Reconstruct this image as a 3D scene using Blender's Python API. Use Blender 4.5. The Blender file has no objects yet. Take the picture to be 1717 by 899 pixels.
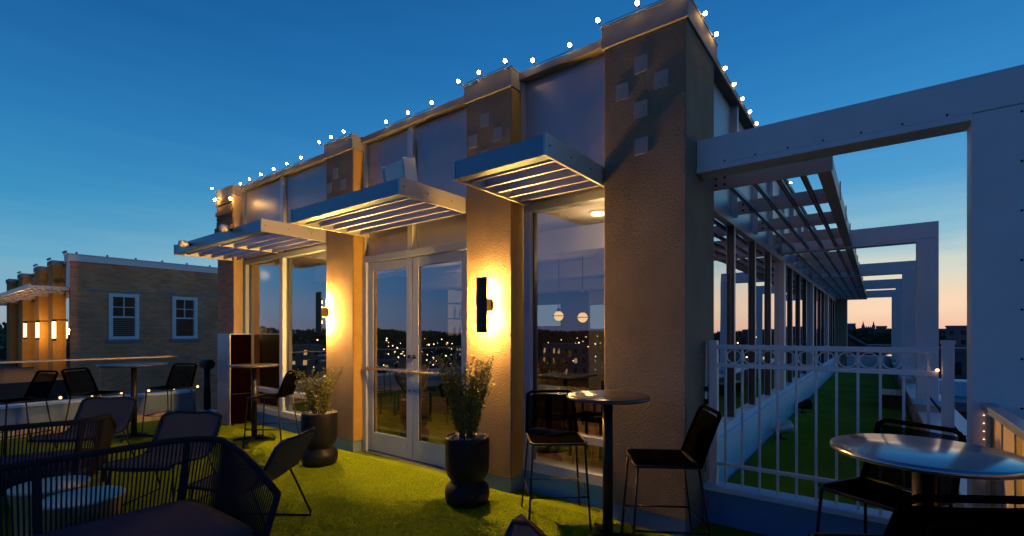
import bpy, bmesh, math, random
import numpy as np
from mathutils import Vector, Matrix
random.seed(7); np.random.seed(7)
S = bpy.context.scene
C = S.collection
R = math.radians
def lin(c): return tuple(((v/255)/12.92 if v/255 <= .04045 else ((v/255+.055)/1.055)**2.4) for v in c)

# ------------------------------------------------------------------ camera
cam = bpy.data.cameras.new('camera'); co = bpy.data.objects.new('camera', cam); C.objects.link(co)
cam.sensor_width = 36; cam.lens = 36*800/1717; cam.shift_y = 106.5/1717
cam.clip_start = .02; cam.clip_end = 6000
co.location = (0, 0, 1.5); co.rotation_euler = (R(90), 0, math.asin(.60659)); S.camera = co
S.view_settings.view_transform = 'Standard'; S.view_settings.look = 'None'
S.view_settings.exposure = .12; S.view_settings.gamma = 1
S.render.engine = 'CYCLES'
S.cycles.use_denoising = True
S.cycles.max_bounces = 8; S.cycles.transparent_max_bounces = 16
S.cycles.sample_clamp_indirect = 6; S.cycles.sample_clamp_direct = 0
S.cycles.caustics_reflective = False; S.cycles.caustics_refractive = False

# ------------------------------------------------------------------ dusk sky
W = bpy.data.worlds.new('World'); S.world = W; W.use_nodes = True
nt = W.node_tree; nt.nodes.clear(); N = nt.nodes.new; L = nt.links.new
def ramp(tree, stops, interp='LINEAR'):
    r = tree.nodes.new('ShaderNodeValToRGB'); e = r.color_ramp.elements
    r.color_ramp.interpolation = interp
    while len(e) < len(stops): e.new(.5)
    for i, (p, c) in enumerate(stops):
        e[i].position = p; e[i].color = (*lin(c), 1)
    return r
tc = N('ShaderNodeTexCoord'); nrm = N('ShaderNodeVectorMath'); nrm.operation = 'NORMALIZE'
L(tc.outputs['Generated'], nrm.inputs[0])
sx = N('ShaderNodeSeparateXYZ'); L(nrm.outputs[0], sx.inputs[0])
# wispy cloud layers shift the height a little
mp = N('ShaderNodeMapping'); mp.inputs['Scale'].default_value = (2.2, 2.2, 26); L(nrm.outputs[0], mp.inputs[0])
nz = N('ShaderNodeTexNoise'); nz.inputs['Scale'].default_value = 1.6; nz.inputs['Detail'].default_value = 5; L(mp.outputs[0], nz.inputs['Vector'])
sub = N('ShaderNodeMath'); sub.operation = 'SUBTRACT'; sub.inputs[1].default_value = .5; L(nz.outputs[0], sub.inputs[0])
mul = N('ShaderNodeMath'); mul.operation = 'MULTIPLY'; mul.inputs[1].default_value = .06; L(sub.outputs[0], mul.inputs[0])
add = N('ShaderNodeMath'); add.operation = 'ADD'; L(mul.outputs[0], add.inputs[0]); L(sx.outputs[2], add.inputs[1]); add.use_clamp = True
cool = ramp(nt, [(0, (142,152,165)), (.035, (146,165,178)), (.10, (104,166,194)), (.2, (58,140,186)), (.32, (40,116,174)), (.46, (26,94,154)), (.62, (16,70,128)), (1, (8,42,92))])
warm = ramp(nt, [(0, (236,186,160)), (.045, (242,208,176)), (.10, (208,210,194)), (.16, (138,184,202)), (.25, (78,152,200)), (.36, (48,128,188)), (.5, (32,106,170)), (1, (8,42,92))])
L(add.outputs[0], cool.inputs[0]); L(add.outputs[0], warm.inputs[0])
flat = N('ShaderNodeVectorMath'); flat.operation = 'MULTIPLY'; flat.inputs[1].default_value = (1, 1, 0); L(nrm.outputs[0], flat.inputs[0])
fn = N('ShaderNodeVectorMath'); fn.operation = 'NORMALIZE'; L(flat.outputs[0], fn.inputs[0])
dt = N('ShaderNodeVectorMath'); dt.operation = 'DOT_PRODUCT'; dt.inputs[1].default_value = (math.sin(R(8)), math.cos(R(8)), 0); L(fn.outputs[0], dt.inputs[0])
mr = N('ShaderNodeMapRange'); mr.interpolation_type = 'SMOOTHSTEP'; mr.inputs[1].default_value = -.1; mr.inputs[2].default_value = .97
L(dt.outputs['Value'], mr.inputs[0])
mx = N('ShaderNodeMix'); mx.data_type = 'RGBA'; L(mr.outputs[0], mx.inputs[0]); L(cool.outputs[0], mx.inputs[6]); L(warm.outputs[0], mx.inputs[7])
anti = ramp(nt, [(0, (104,114,148)), (.05, (84,116,164)), (.12, (52,108,170)), (.25, (30,90,156)), (.45, (17,68,132)), (1, (8,42,92))])
L(add.outputs[0], anti.inputs[0])
mr2 = N('ShaderNodeMapRange'); mr2.interpolation_type = 'SMOOTHSTEP'; mr2.inputs[1].default_value = -1; mr2.inputs[2].default_value = -.05
L(dt.outputs['Value'], mr2.inputs[0])
mx2 = N('ShaderNodeMix'); mx2.data_type = 'RGBA'; L(mr2.outputs[0], mx2.inputs[0]); L(anti.outputs[0], mx2.inputs[6]); L(mx.outputs[2], mx2.inputs[7])
bg = N('ShaderNodeBackground'); bg.inputs[1].default_value = 1.0; L(mx2.outputs[2], bg.inputs[0])
wo = N('ShaderNodeOutputWorld'); L(bg.outputs[0], wo.inputs[0])

# ------------------------------------------------------------------ helpers
class MB:
    def __init__(s, org=(0,0,0)): s.v = []; s.f = []; s.o = org; s.sm = []
    def _a(s, vs, fs, sm=False):
        n = len(s.v); s.v += [tuple(v) for v in vs]; s.f += [tuple(i+n for i in f) for f in fs]; s.sm += [sm]*len(fs); return s
    def box(s, x0, x1, y0, y1, z0, z1, M=None):
        vs = [(x, y, z) for x in (x0, x1) for y in (y0, y1) for z in (z0, z1)]
        if M is not None: vs = [M @ Vector(v) for v in vs]
        return s._a(vs, [(0,1,3,2), (4,6,7,5), (0,4,5,1), (2,3,7,6), (0,2,6,4), (1,5,7,3)])
    def ring(s, pts, rs, k, closed=False, caps=True, square=False):
        pts = [Vector(p) for p in pts]; n = len(pts)
        if not hasattr(rs, '__len__'): rs = [rs]*n
        vs = []; prev = None
        for i, p in enumerate(pts):
            a = pts[(i-1) % n] if (closed or i > 0) else p
            b = pts[(i+1) % n] if (closed or i < n-1) else p
            t = (b-a).normalized()
            if prev is None:
                u = t.cross(Vector((0,0,1)))
                if u.length < 1e-3: u = t.cross(Vector((0,1,0)))
            else: u = prev - t*prev.dot(t)
            u.normalize(); prev = u; w = t.cross(u)
            for j in range(k):
                an = 2*math.pi*(j+.5)/k
                vs.append(p + (u*math.cos(an) + w*math.sin(an))*rs[i])
        fs = []
        for i in range(n if closed else n-1):
            for j in range(k):
                a, b = i*k+j, i*k+(j+1) % k; c, d = ((i+1) % n)*k+(j+1) % k, ((i+1) % n)*k+j
                fs.append((a, b, c, d))
        if caps and not closed:
            fs += [tuple(reversed(range(k))), tuple(range((n-1)*k, n*k))]
        return s._a(vs, fs, k > 5)
    def tube(s, pts, r, k=8, closed=False): return s.ring(pts, r, k, closed)
    def lathe(s, prof, k=32, c=(0,0,0)):
        vs = []; fs = []
        for (r, z) in prof:
            for j in range(k):
                a = 2*math.pi*j/k; vs.append((c[0]+r*math.cos(a), c[1]+r*math.sin(a), c[2]+z))
        for i in range(len(prof)-1):
            for j in range(k): fs.append((i*k+j, i*k+(j+1) % k, (i+1)*k+(j+1) % k, (i+1)*k+j))
        fs += [tuple(reversed(range(k))), tuple(range((len(prof)-1)*k, len(prof)*k))]
        return s._a(vs, fs, True)
    def sphere(s, c, r, k=10, h=6, sc=(1,1,1)):
        c = Vector(c); vs = [c+Vector((0,0,-r*sc[2]))]; fs = []
        for i in range(1, h):
            t = math.pi*i/h - math.pi/2
            for j in range(k):
                a = 2*math.pi*j/k; vs.append(c+Vector((r*sc[0]*math.cos(t)*math.cos(a), r*sc[1]*math.cos(t)*math.sin(a), r*sc[2]*math.sin(t))))
        vs.append(c+Vector((0,0,r*sc[2]))); e = len(vs)-1
        for j in range(k):
            fs.append((0, 1+(j+1) % k, 1+j)); fs.append((e, e-k+j, e-k+(j+1) % k))
            for i in range(h-2): fs.append((1+i*k+j, 1+i*k+(j+1) % k, 1+(i+1)*k+(j+1) % k, 1+(i+1)*k+j))
        return s._a(vs, fs, True)
    def sheet(s, grid, th):
        """grid[i][j] of points, given a thickness along its normals"""
        n, m = len(grid), len(grid[0]); g = [[Vector(p) for p in r] for r in grid]; top = []; bot = []
        for i in range(n):
            for j in range(m):
                a = g[min(i+1, n-1)][j]-g[max(i-1, 0)][j]; b = g[i][min(j+1, m-1)]-g[i][max(j-1, 0)]
                q = a.cross(b); q.normalize(); top.append(g[i][j]+q*th/2); bot.append(g[i][j]-q*th/2)
        o = n*m; fs = []
        for i in range(n-1):
            for j in range(m-1):
                a = i*m+j; fs.append((a, a+m, a+m+1, a+1)); fs.append((o+a, o+a+1, o+a+m+1, o+a+m))
        for i in range(n-1):
            a = i*m; fs.append((a, a+o, a+m+o, a+m)); a = i*m+m-1; fs.append((a, a+m, a+m+o, a+o))
        for j in range(m-1):
            a = j; fs.append((a, a+1, a+1+o, a+o)); a = (n-1)*m+j; fs.append((a, a+o, a+1+o, a+1))
        return s._a(top+bot, fs, True)
    def build(s, name, mat, parent=None, bevel=0, label=None, kind=None):
        me = bpy.data.meshes.new(name); o = s.o
        me.from_pydata([(v[0]-o[0], v[1]-o[1], v[2]-o[2]) for v in s.v], [], s.f)
        if any(s.sm): me.polygons.foreach_set('use_smooth', s.sm)
        me.materials.append(mat); me.update()
        ob = bpy.data.objects.new(name, me); C.objects.link(ob)
        if parent: ob.parent = parent
        else: ob.location = o
        if bevel:
            b = ob.modifiers.new('bevel', 'BEVEL'); b.width = bevel; b.segments = 2; b.limit_method = 'ANGLE'; b.angle_limit = R(50)
        if label: ob['label'] = label
        if kind: ob['kind'] = kind
        return ob
def tag(o, label=None, cat=None, group=None, kind=None):
    if label: o['label'] = label
    if cat: o['category'] = cat
    if group: o['group'] = group
    if kind: o['kind'] = kind
    return o
def thing(name, label, cat, loc=(0,0,0), rz=0, group=None):
    o = bpy.data.objects.new(name, None); o.empty_display_size = .1; C.objects.link(o)
    o.location = loc; o.rotation_euler = (0, 0, rz)
    return tag(o, label, cat, group)
def kids(o): return [k for k in bpy.data.objects if k.parent == o]
def copy_tree(o, loc=None, rz=None, label=None, parent=None):
    c = o.copy(); C.objects.link(c); c.parent = parent
    if loc is not None: c.location = loc
    if rz is not None: c.rotation_euler = (0, 0, rz)
    if label: c['label'] = label
    for k in list(o.children): copy_tree(k, parent=c)
    return c
def facing(fx, fy): return math.atan2(-fx, fy)      # rz that turns local +Y to (fx, fy)

# ------------------------------------------------------------------ materials
def mat(name, col, rough=.6, metal=0, var=.0, vs=6., bump=0, bs=60., spec=.5, col2=None, stretch=(1,1,1), emis=None, es=0, bdist=.01, detail=6):
    m = bpy.data.materials.new(name); m.use_nodes = True; t = m.node_tree; p = t.nodes['Principled BSDF']
    p.inputs['Roughness'].default_value = rough; p.inputs['Metallic'].default_value = metal
    p.inputs['Specular IOR Level'].default_value = spec
    p.inputs['Base Color'].default_value = (*col, 1)
    if emis: p.inputs['Emission Color'].default_value = (*emis, 1); p.inputs['Emission Strength'].default_value = es
    if var or bump:
        c = t.nodes.new('ShaderNodeTexCoord'); q = t.nodes.new('ShaderNodeMapping'); q.inputs['Scale'].default_value = stretch
        t.links.new(c.outputs['Object'], q.inputs[0])
    if var:
        n = t.nodes.new('ShaderNodeTexNoise'); n.inputs['Scale'].default_value = vs; n.inputs['Detail'].default_value = detail; n.inputs['Roughness'].default_value = .6
        t.links.new(q.outputs[0], n.inputs['Vector'])
        r = t.nodes.new('ShaderNodeValToRGB'); e = r.color_ramp.elements; e[0].position = .3; e[1].position = .72
        a = col2 or tuple(min(1, v*(1+var)) for v in col)
        e[0].color = (*[v*(1-var) for v in col], 1); e[1].color = (*a, 1)
        t.links.new(n.outputs[0], r.inputs[0]); t.links.new(r.outputs[0], p.inputs['Base Color'])
        f = t.nodes.new('ShaderNodeMapRange'); f.inputs[3].default_value = max(.02, rough-.08); f.inputs[4].default_value = min(1, rough+.08)
        t.links.new(n.outputs[0], f.inputs[0]); t.links.new(f.outputs[0], p.inputs['Roughness'])
    if bump:
        n2 = t.nodes.new('ShaderNodeTexNoise'); n2.inputs['Scale'].default_value = bs; n2.inputs['Detail'].default_value = 4
        t.links.new(q.outputs[0], n2.inputs['Vector'])
        b = t.nodes.new('ShaderNodeBump'); b.inputs['Strength'].default_value = bump; b.inputs['Distance'].default_value = bdist
        t.links.new(n2.outputs[0], b.inputs['Height']); t.links.new(b.outputs[0], p.inputs['Normal'])
    return m
def glass(name, ior=.6, tint=(.8,.86,.86), base=.0, rough=0):
    m = bpy.data.materials.new(name); m.use_nodes = True; t = m.node_tree; t.nodes.clear()
    o = t.nodes.new('ShaderNodeOutputMaterial'); mix = t.nodes.new('ShaderNodeMixShader'); tr = t.nodes.new('ShaderNodeBsdfTransparent'); g = t.nodes.new('ShaderNodeBsdfGlossy')
    tr.inputs[0].default_value = (*tint, 1); g.inputs['Roughness'].default_value = rough; g.inputs[0].default_value = (.95,.97,1,1)
    c_ = t.nodes.new('ShaderNodeTexCoord'); n_ = t.nodes.new('ShaderNodeTexNoise'); n_.inputs['Scale'].default_value = 1.1; n_.inputs['Detail'].default_value = 1
    b_ = t.nodes.new('ShaderNodeBump'); b_.inputs['Strength'].default_value = .25; b_.inputs['Distance'].default_value = .01
    t.links.new(c_.outputs['Object'], n_.inputs['Vector']); t.links.new(n_.outputs[0], b_.inputs['Height']); t.links.new(b_.outputs[0], g.inputs['Normal'])
    lw = t.nodes.new('ShaderNodeLayerWeight'); lw.inputs[0].default_value = .5
    pw = t.nodes.new('ShaderNodeMath'); pw.operation = 'POWER'; pw.inputs[1].default_value = 1.25; t.links.new(lw.outputs['Facing'], pw.inputs[0])
    fr = t.nodes.new('ShaderNodeMath'); fr.operation = 'MULTIPLY'; fr.inputs[1].default_value = ior; t.links.new(pw.outputs[0], fr.inputs[0])
    a = t.nodes.new('ShaderNodeMath'); a.operation = 'ADD'; a.inputs[1].default_value = base; a.use_clamp = True
    ge = t.nodes.new('ShaderNodeNewGeometry')           # only the outward face of the pane carries the coating
    k = t.nodes.new('ShaderNodeMath'); k.operation = 'SUBTRACT'; k.inputs[0].default_value = 1; t.links.new(ge.outputs['Backfacing'], k.inputs[1])
    mu = t.nodes.new('ShaderNodeMath'); mu.operation = 'MULTIPLY'
    t.links.new(fr.outputs[0], a.inputs[0]); t.links.new(a.outputs[0], mu.inputs[0]); t.links.new(k.outputs[0], mu.inputs[1])
    t.links.new(mu.outputs[0], mix.inputs[0]); t.links.new(tr.outputs[0], mix.inputs[1]); t.links.new(g.outputs[0], mix.inputs[2]); t.links.new(mix.outputs[0], o.inputs[0])
    return m
def emit(name, col, st):
    m = bpy.data.materials.new(name); m.use_nodes = True; t = m.node_tree; t.nodes.clear()
    o = t.nodes.new('ShaderNodeOutputMaterial'); e = t.nodes.new('ShaderNodeEmission'); e.inputs[0].default_value = (*col, 1); e.inputs[1].default_value = st
    t.links.new(e.outputs[0], o.inputs[0]); return m
def brick(name, c1, c2, mortar, axis='x', scale=1.):
    m = bpy.data.materials.new(name); m.use_nodes = True; t = m.node_tree; p = t.nodes['Principled BSDF']; p.inputs['Roughness'].default_value = .9
    c = t.nodes.new('ShaderNodeTexCoord'); s = t.nodes.new('ShaderNodeSeparateXYZ'); q = t.nodes.new('ShaderNodeCombineXYZ'); t.links.new(c.outputs['Object'], s.inputs[0])
    ad = t.nodes.new('ShaderNodeMath'); ad.operation = 'ADD'; t.links.new(s.outputs[0], ad.inputs[0]); t.links.new(s.outputs[1], ad.inputs[1])
    t.links.new(ad.outputs[0], q.inputs[0]); t.links.new(s.outputs[2], q.inputs[1])
    b = t.nodes.new('ShaderNodeTexBrick'); t.links.new(q.outputs[0], b.inputs['Vector']); b.inputs['Scale'].default_value = 1
    b.inputs['Brick Width'].default_value = .22*scale; b.inputs['Row Height'].default_value = .075*scale; b.inputs['Mortar Size'].default_value = .009*scale
    b.inputs['Color1'].default_value = (*c1, 1); b.inputs['Color2'].default_value = (*c2, 1); b.inputs['Mortar'].default_value = (*mortar, 1)
    n = t.nodes.new('ShaderNodeTexNoise'); n.inputs['Scale'].default_value = 1.3; n.inputs['Detail'].default_value = 6; t.links.new(c.outputs['Object'], n.inputs['Vector'])
    r = t.nodes.new('ShaderNodeMapRange'); r.inputs[3].default_value = .55; r.inputs[4].default_value = 1.4; t.links.new(n.outputs[0], r.inputs[0])
    v = t.nodes.new('ShaderNodeVectorMath'); v.operation = 'SCALE'; t.links.new(b.outputs[0], v.inputs[0]); t.links.new(r.outputs[0], v.inputs['Scale'])
    t.links.new(v.outputs[0], p.inputs['Base Color'])
    bu = t.nodes.new('ShaderNodeBump'); bu.inputs['Strength'].default_value = .6; bu.inputs['Distance'].default_value = .006; bu.invert = True
    t.links.new(b.outputs['Fac'], bu.inputs['Height']); t.links.new(bu.outputs[0], p.inputs['Normal'])
    return m

M = dict(
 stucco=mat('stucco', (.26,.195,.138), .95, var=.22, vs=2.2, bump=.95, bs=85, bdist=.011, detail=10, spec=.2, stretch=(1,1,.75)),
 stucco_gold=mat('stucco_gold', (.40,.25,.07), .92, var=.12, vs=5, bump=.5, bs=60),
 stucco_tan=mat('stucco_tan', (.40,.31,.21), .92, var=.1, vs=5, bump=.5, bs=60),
 tile=mat('tile', (.29,.29,.29), .55, var=.08, vs=30),
 plinth=mat('plinth_paint', (.15,.24,.36), .6, var=.12, vs=5, bump=.1, bs=40),
 panel=mat('panel_metal', (.44,.42,.43), .42, .55, var=.07, vs=3, stretch=(1,1,.15)),
 alu=mat('pale_aluminium', (.58,.57,.56), .4, .45, var=.06, vs=8, stretch=(.3,.3,1)),
 cap=mat('parapet_metal', (.27,.27,.29), .75, 0, spec=.2, var=.1, vs=7),
 white=mat('white_paint', (.82,.75,.76), .45, var=.05, vs=4, bump=.04, bs=30),
 trim=mat('trim_white', (.80,.78,.80), .5, var=.04, vs=5), railtop=mat('satin_rail', (.30,.29,.33), .45, .3), frame=mat('frame_paint', (.34,.41,.60), .45, var=.05, vs=5),
 bronze=mat('bronze_frame', (.045,.05,.06), .45, .3),
 dark=mat('dark_metal', (.007,.007,.009), .45, 0, spec=.3),
 black=mat('black_cord', (.002,.002,.0025), 1, spec=.0), fascia=mat('sky_tinted_canopy_edge', (.25,.36,.46), .4, .3, var=.06, vs=4), louver=mat('warm_lit_louver', (.58,.42,.36), .45, .2, var=.06, vs=6), blade=mat('blade_paint', (.34,.35,.46), .4, .2),  # reflected sky put into the fascia colour, warm lamplight into the louver colour
 rope=mat('charcoal_rope', (.018,.019,.030), .9, spec=.12, bump=.8, bs=220),
 sling=mat('sling_mesh', (.052,.064,.088), .85, spec=.15, bump=.6, bs=400),
 cushion=mat('navy_cushion', (.052,.051,.080), .95, spec=.1, var=.12, vs=12, bump=.4, bs=500),
 tabletop=mat('dark_tabletop', (.05,.048,.055), .24, var=.3, vs=10),
 tabletop2=mat('metal_tabletop', (.34,.36,.40), .16, .85, var=.1, vs=4),
 pot=mat('black_pot', (.007,.008,.012), .5, spec=.25, var=.2, vs=14, bump=.1, bs=50),
 pebble=mat('grey_pebble', (.28,.29,.33), .8, var=.3, vs=40),
 leaf=mat('olive_leaf', (.13,.145,.022), .6, var=.45, vs=30),
 stem=mat('brown_stem', (.09,.06,.03), .8),
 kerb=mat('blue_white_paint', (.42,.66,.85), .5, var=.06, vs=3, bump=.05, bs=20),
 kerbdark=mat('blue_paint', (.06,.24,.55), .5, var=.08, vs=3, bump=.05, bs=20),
 wood=mat('warm_wood', (.07,.032,.014), .5, var=.3, vs=4, stretch=(1,1,8)),
 redwood=mat('dark_red_wood', (.0035,.001,.001), .8, spec=.0, var=.3, vs=5, stretch=(8,8,1)),
 steelblue=mat('brushed_steel', (.34,.40,.50), .35, .6, var=.08, vs=4),
 carpet=mat('patterned_carpet', (.16,.055,.03), .95, var=.75, vs=5, col2=(.34,.17,.07)),
 plaster=mat('interior_plaster', (.32,.30,.30), .85, var=.04, vs=3),
 hammered=mat('hammered_metal', (.80,.44,.20), .42, .6, bump=.7, bs=45, bdist=.006),  # warm sconce reflection put into the base colour as copper
 roofdark=mat('roof_membrane', (.05,.05,.055), .9, var=.3, vs=.6),
 ground=mat('city_ground', (.030,.034,.034), .95, var=.5, vs=.02),
 tree=mat('tree_leaf', (.035,.055,.022), .9, var=.4, vs=.4),
 bark=mat('bark', (.06,.045,.035), .95),
 stone=mat('grey_stone', (.13,.12,.13), .9, var=.25, vs=.4),
 redbrick=brick('red_brick', (.17,.055,.035), (.12,.04,.03), (.14,.10,.085)),
 slate=mat('slate_roof', (.15,.17,.20), .6, var=.3, vs=2),
 city=mat('city_concrete', (.14,.13,.14), .9, var=.2, vs=.1),
 citypink=mat('pink_concrete', (.30,.20,.19), .9, var=.15, vs=.1),
 winlit=emit('lit_window', (1,.62,.25), .9),
 windim=emit('dim_lit_window', (.9,.95,.8), .6),
 windark=mat('dark_window', (.02,.025,.03), .15),
 bulb=emit('warm_bulb', (1,.56,.16), 70),
 drumtop=mat('pale_copper_top', (.52,.44,.38), .36, .7, var=.12, vs=9),
 bulbhot=emit('bright_warm_bulb', (1,.52,.13), 170),
 bulbdim=emit('small_warm_bulb', (1,.5,.16), 4),
 lantern=emit('lantern_glass', (1,.66,.26), 3.2),
 led=emit('sconce_led', (1,.55,.16), 9),
 downlight=emit('downlight_lens', (1,.82,.6), 5),
 globe=emit('pendant_glass', (1,.60,.22), 1.9),
 screen=emit('lit_screen', (.55,.72,.9), .4),
 shelf_glow=emit('shelf_backlight', (1,.68,.34), .3),
 bottle=mat('bottle_glass', (.22,.14,.06), .15),
 chrome=mat('chrome', (.6,.6,.62), .2, .9),
 brickbrown=brick('brown_brick', (.80,.315,.15), (.60,.225,.10), (.56,.34,.21)),
 board=mat('weathered_board', (.24,.15,.08), .85, var=.4, vs=4, stretch=(1,8,8)),
 ochre=mat('ochre_board', (.30,.24,.09), .7, var=.15, vs=6),
 tan=mat('tan_board', (.44,.36,.30), .7, var=.1, vs=6),
)
M['pane'] = glass('coated_glass', .66, (.76,.76,.72), .24)
M['sidepane'] = glass('side_glass', .60, (.5,.5,.5), .38)
M['clear'] = glass('railing_glass', .35, (.9,.93,.94), .03)
mt = mat('turf', (.165,.24,.009), .97, spec=.1, var=.3, vs=1.3, bump=.8, bs=240, bdist=.010, detail=10); M['turf'] = mt
M['pile'] = mat('turf_blade', (.23,.33,.013), .95, spec=.1, var=.35, vs=160)

def plane_mb(x0, x1, y0, y1, z, nx=1, ny=1):
    b = MB(); 
    vs = [(x0+(x1-x0)*i/nx, y0+(y1-y0)*j/ny, z) for i in range(nx+1) for j in range(ny+1)]
    b._a(vs, [(i*(ny+1)+j, (i+1)*(ny+1)+j, (i+1)*(ny+1)+j+1, i*(ny+1)+j+1) for i in range(nx) for j in range(ny)])
    return b

# ================================================================== SETTING: ground and roofs
g = MB(); k = 64
g._a([(0,0,-20)]+[(4500*math.cos(2*math.pi*j/k), 4500*math.sin(2*math.pi*j/k), -20) for j in range(k)], [(0, 1+j, 1+(j+1) % k) for j in range(k)])
tag(g.build('city_ground', M['ground']), kind='structure')
b = MB(); b.box(-10.32, 1.0, -7, 26, -20, -.06); tag(b.build('building_podium', M['brickbrown']), kind='structure')
b = MB(); b.box(-10.05, 1.0, -7, 3.92, -.06, 0); tag(b.build('terrace_turf', M['turf']), kind='structure')
b = MB(); b.box(-1.10, .44, 4.03, 21.3, -.05, .10); tag(b.build('corridor_turf', M['turf']), kind='structure')
# short artificial blades, near part of the terrace and first metres of the corridor
def pile(name, regions, dens, h, z):
    V = []; 
    for (x0, x1, y0, y1) in regions:
        n = int((x1-x0)*(y1-y0)*dens); p = np.random.rand(n, 2)*[x1-x0, y1-y0]+[x0, y0]
        a = np.random.rand(n)*6.283; w = .0034; hh = h*(.5+.6*np.random.rand(n)); lean = np.random.randn(n, 2)*.006
        b0 = np.stack([p[:,0]-w*np.cos(a), p[:,1]-w*np.sin(a), np.full(n, z)], 1)
        b1 = np.stack([p[:,0]+w*np.cos(a), p[:,1]+w*np.sin(a), np.full(n, z)], 1)
        t = np.stack([p[:,0]+lean[:,0], p[:,1]+lean[:,1], z+hh], 1)
        V.append(np.stack([b0, b1, t], 1).reshape(-1, 3))
    V = np.concatenate(V); n = len(V)
    me = bpy.data.meshes.new(name); me.vertices.add(n); me.vertices.foreach_set('co', V.ravel())
    me.loops.add(n); me.loops.foreach_set('vertex_index', np.arange(n)); me.polygons.add(n//3); me.polygons.foreach_set('loop_start', np.arange(0, n, 3)); me.polygons.foreach_set('loop_total', np.full(n//3, 3))
    me.update(); me.materials.append(M['pile']); o = bpy.data.objects.new(name, me); C.objects.link(o); return tag(o, kind='stuff')
pile('artificial_grass', [(-6.6, -1.0, 1.2, 3.48), (-3.6, -.6, .6, 1.2), (-8.2, -6.6, 1.6, 3.3)], 15000, .009, -.001)
pile('artificial_grass', [(-1.1, .42, 4.05, 8.5)], 9000, .0065, .099)

# ================================================================== PAVILION
PO = (-5, 3.69, 0)
pav = thing('rooftop_pavilion', 'golden stucco rooftop pavilion with glass double doors, metal parapet and string lights', 'building', PO)
def P(): return MB(PO)
BF, B0 = 3.50, 3.69
pil = [(-9.12, -8.49, 3.92), (-5.74, -5.145, 3.69), (-3.243, -2.68, 3.69), (-1.74, -1.09, 4.25)]
tiles = {1: [(-5.525, 3.53), (-5.67, 3.37), (-5.355, 3.36), (-5.525, 3.17)], 2: [(-3.004, 3.54), (-3.158, 3.37), (-2.837, 3.365), (-3.004, 3.19)],
         3: [(-1.43, 3.545), (-1.583, 3.38), (-1.272, 3.38), (-1.43, 3.20), (-1.427, 2.92)]}
for i, (x0, x1, yb) in enumerate(pil):
    o = P().box(x0, x1, BF, yb, .13, 3.765).build('pillar', M['brickbrown' if i == 0 else 'stucco'], pav, bevel=.008 if i else 0)
    P().box(x0+.012, x1-.012, BF+.012, yb-.001, 0, .13).build('plinth', M['plinth'], o)
    q = P(); q.box(x0-.016, x1+.016, BF-.02, yb+.03, 3.765, 3.925); q.box(x0-.022, x1+.022, BF-.026, yb+.036, 3.925, 3.94)
    q.build('pillar_cap', M['cap'], o, bevel=.002)
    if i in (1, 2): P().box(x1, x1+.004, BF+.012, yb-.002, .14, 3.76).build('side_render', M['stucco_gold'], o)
    for (tx, tz) in tiles.get(i, []):
        P().box(tx-.054, tx+.054, BF-.0025, BF+.01, tz-.064, tz+.064).build('tile', M['tile'], o, bevel=.002)
    if i == 0:
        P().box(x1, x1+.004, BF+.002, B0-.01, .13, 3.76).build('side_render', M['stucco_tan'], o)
        z = 2.84
        while z < 3.72:
            h = random.uniform(.075, .115); d = random.uniform(.012, .05)
            P().box(x0-random.uniform(0, .03), x1-random.uniform(0, .03), BF-d, BF, z, min(3.76, z+h-.008)).build('board', M['board'], o, bevel=.004); z += h
# upper metal panels, mullions and parapet caps of the front
def upper(x0, x1, zb, splits):
    xs = [x0]+[s for sp in splits for s in sp]+[x1]
    for j in range(0, len(xs), 2):
        P().box(xs[j]+.035, xs[j+1]-(.0 if j+2 < len(xs) else .012), B0, B0+.05, zb, 3.86).build('metal_panel', M['panel'], pav, bevel=.003)
    for sp in splits: P().box(sp[0], sp[1], B0-.045, B0+.05, zb, 3.857).build('mullion', M['alu'], pav, bevel=.003)
    P().box(x0+.002, x0+.033, B0-.05, B0+.05, zb, 3.857).build('mullion', M['alu'], pav)
    q = P(); q.box(x0, x1, B0-.09, B0+.16, 3.86, 3.925); q.box(x0, x1, B0-.075, B0+.14, 3.925, 3.935); q.build('parapet_cap', M['cap'], pav, bevel=.002)
upper(-8.486, -5.745, 2.70, [(-7.24, -7.15)])
upper(-5.14, -3.247, 2.445, [(-4.30, -4.215)])
upper(-2.675, -1.743, 2.70, [])
# front windows
def pane_at(x0, x1, z0, z1, mat_='pane', parent=None, y=B0+.02):
    return P().box(x0, x1, y, y+.006, z0, z1).build('pane', M[mat_], parent or pav)
def window(x0, x1, muls):
    w = P(); zb = .20
    w.box(x0, x1, B0-.05, B0+.06, 2.62, 2.695)          # head
    w.box(x0, x1, B0-.06, B0+.06, zb, zb+.09)           # sill rail
    w.box(x0, x0+.07, B0-.05, B0+.06, zb+.09, 2.62); w.box(x1-.05, x1, B0-.05, B0+.06, zb+.09, 2.62)
    for m in muls: w.box(m-.05, m+.05, B0-.055, B0+.06, zb+.09, 2.62)
    f = w.build('window', M['frame'], pav, bevel=.004)
    xs = [x0+.07]+[v for m in muls for v in (m-.05, m+.05)]+[x1-.05]
    for j in range(0, len(xs), 2):
        P().box(xs[j], xs[j+1], B0-.04, B0+.05, .53, .595).build('transom', M['frame'], f, bevel=.003)
        P().box(xs[j], xs[j]+.018, B0+.005, B0+.05, .595, 2.62).build('glazing_bead', M['bronze'], f)
        P().box(xs[j]+.018, xs[j+1], B0+.02, B0+.026, .595, 2.62).build('pane', M['pane'], f)
        P().box(xs[j], xs[j+1], B0+.02, B0+.026, zb+.09, .53).build('pane', M['pane'], f)
    P().box(x0-.04, x1+.02, B0-.02, B0+.05, 0, zb).build('kerb_wall', M['kerbdark'], pav)
window(-8.45, -5.76, [-7.19]); window(-2.64, -1.75, [])
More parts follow.
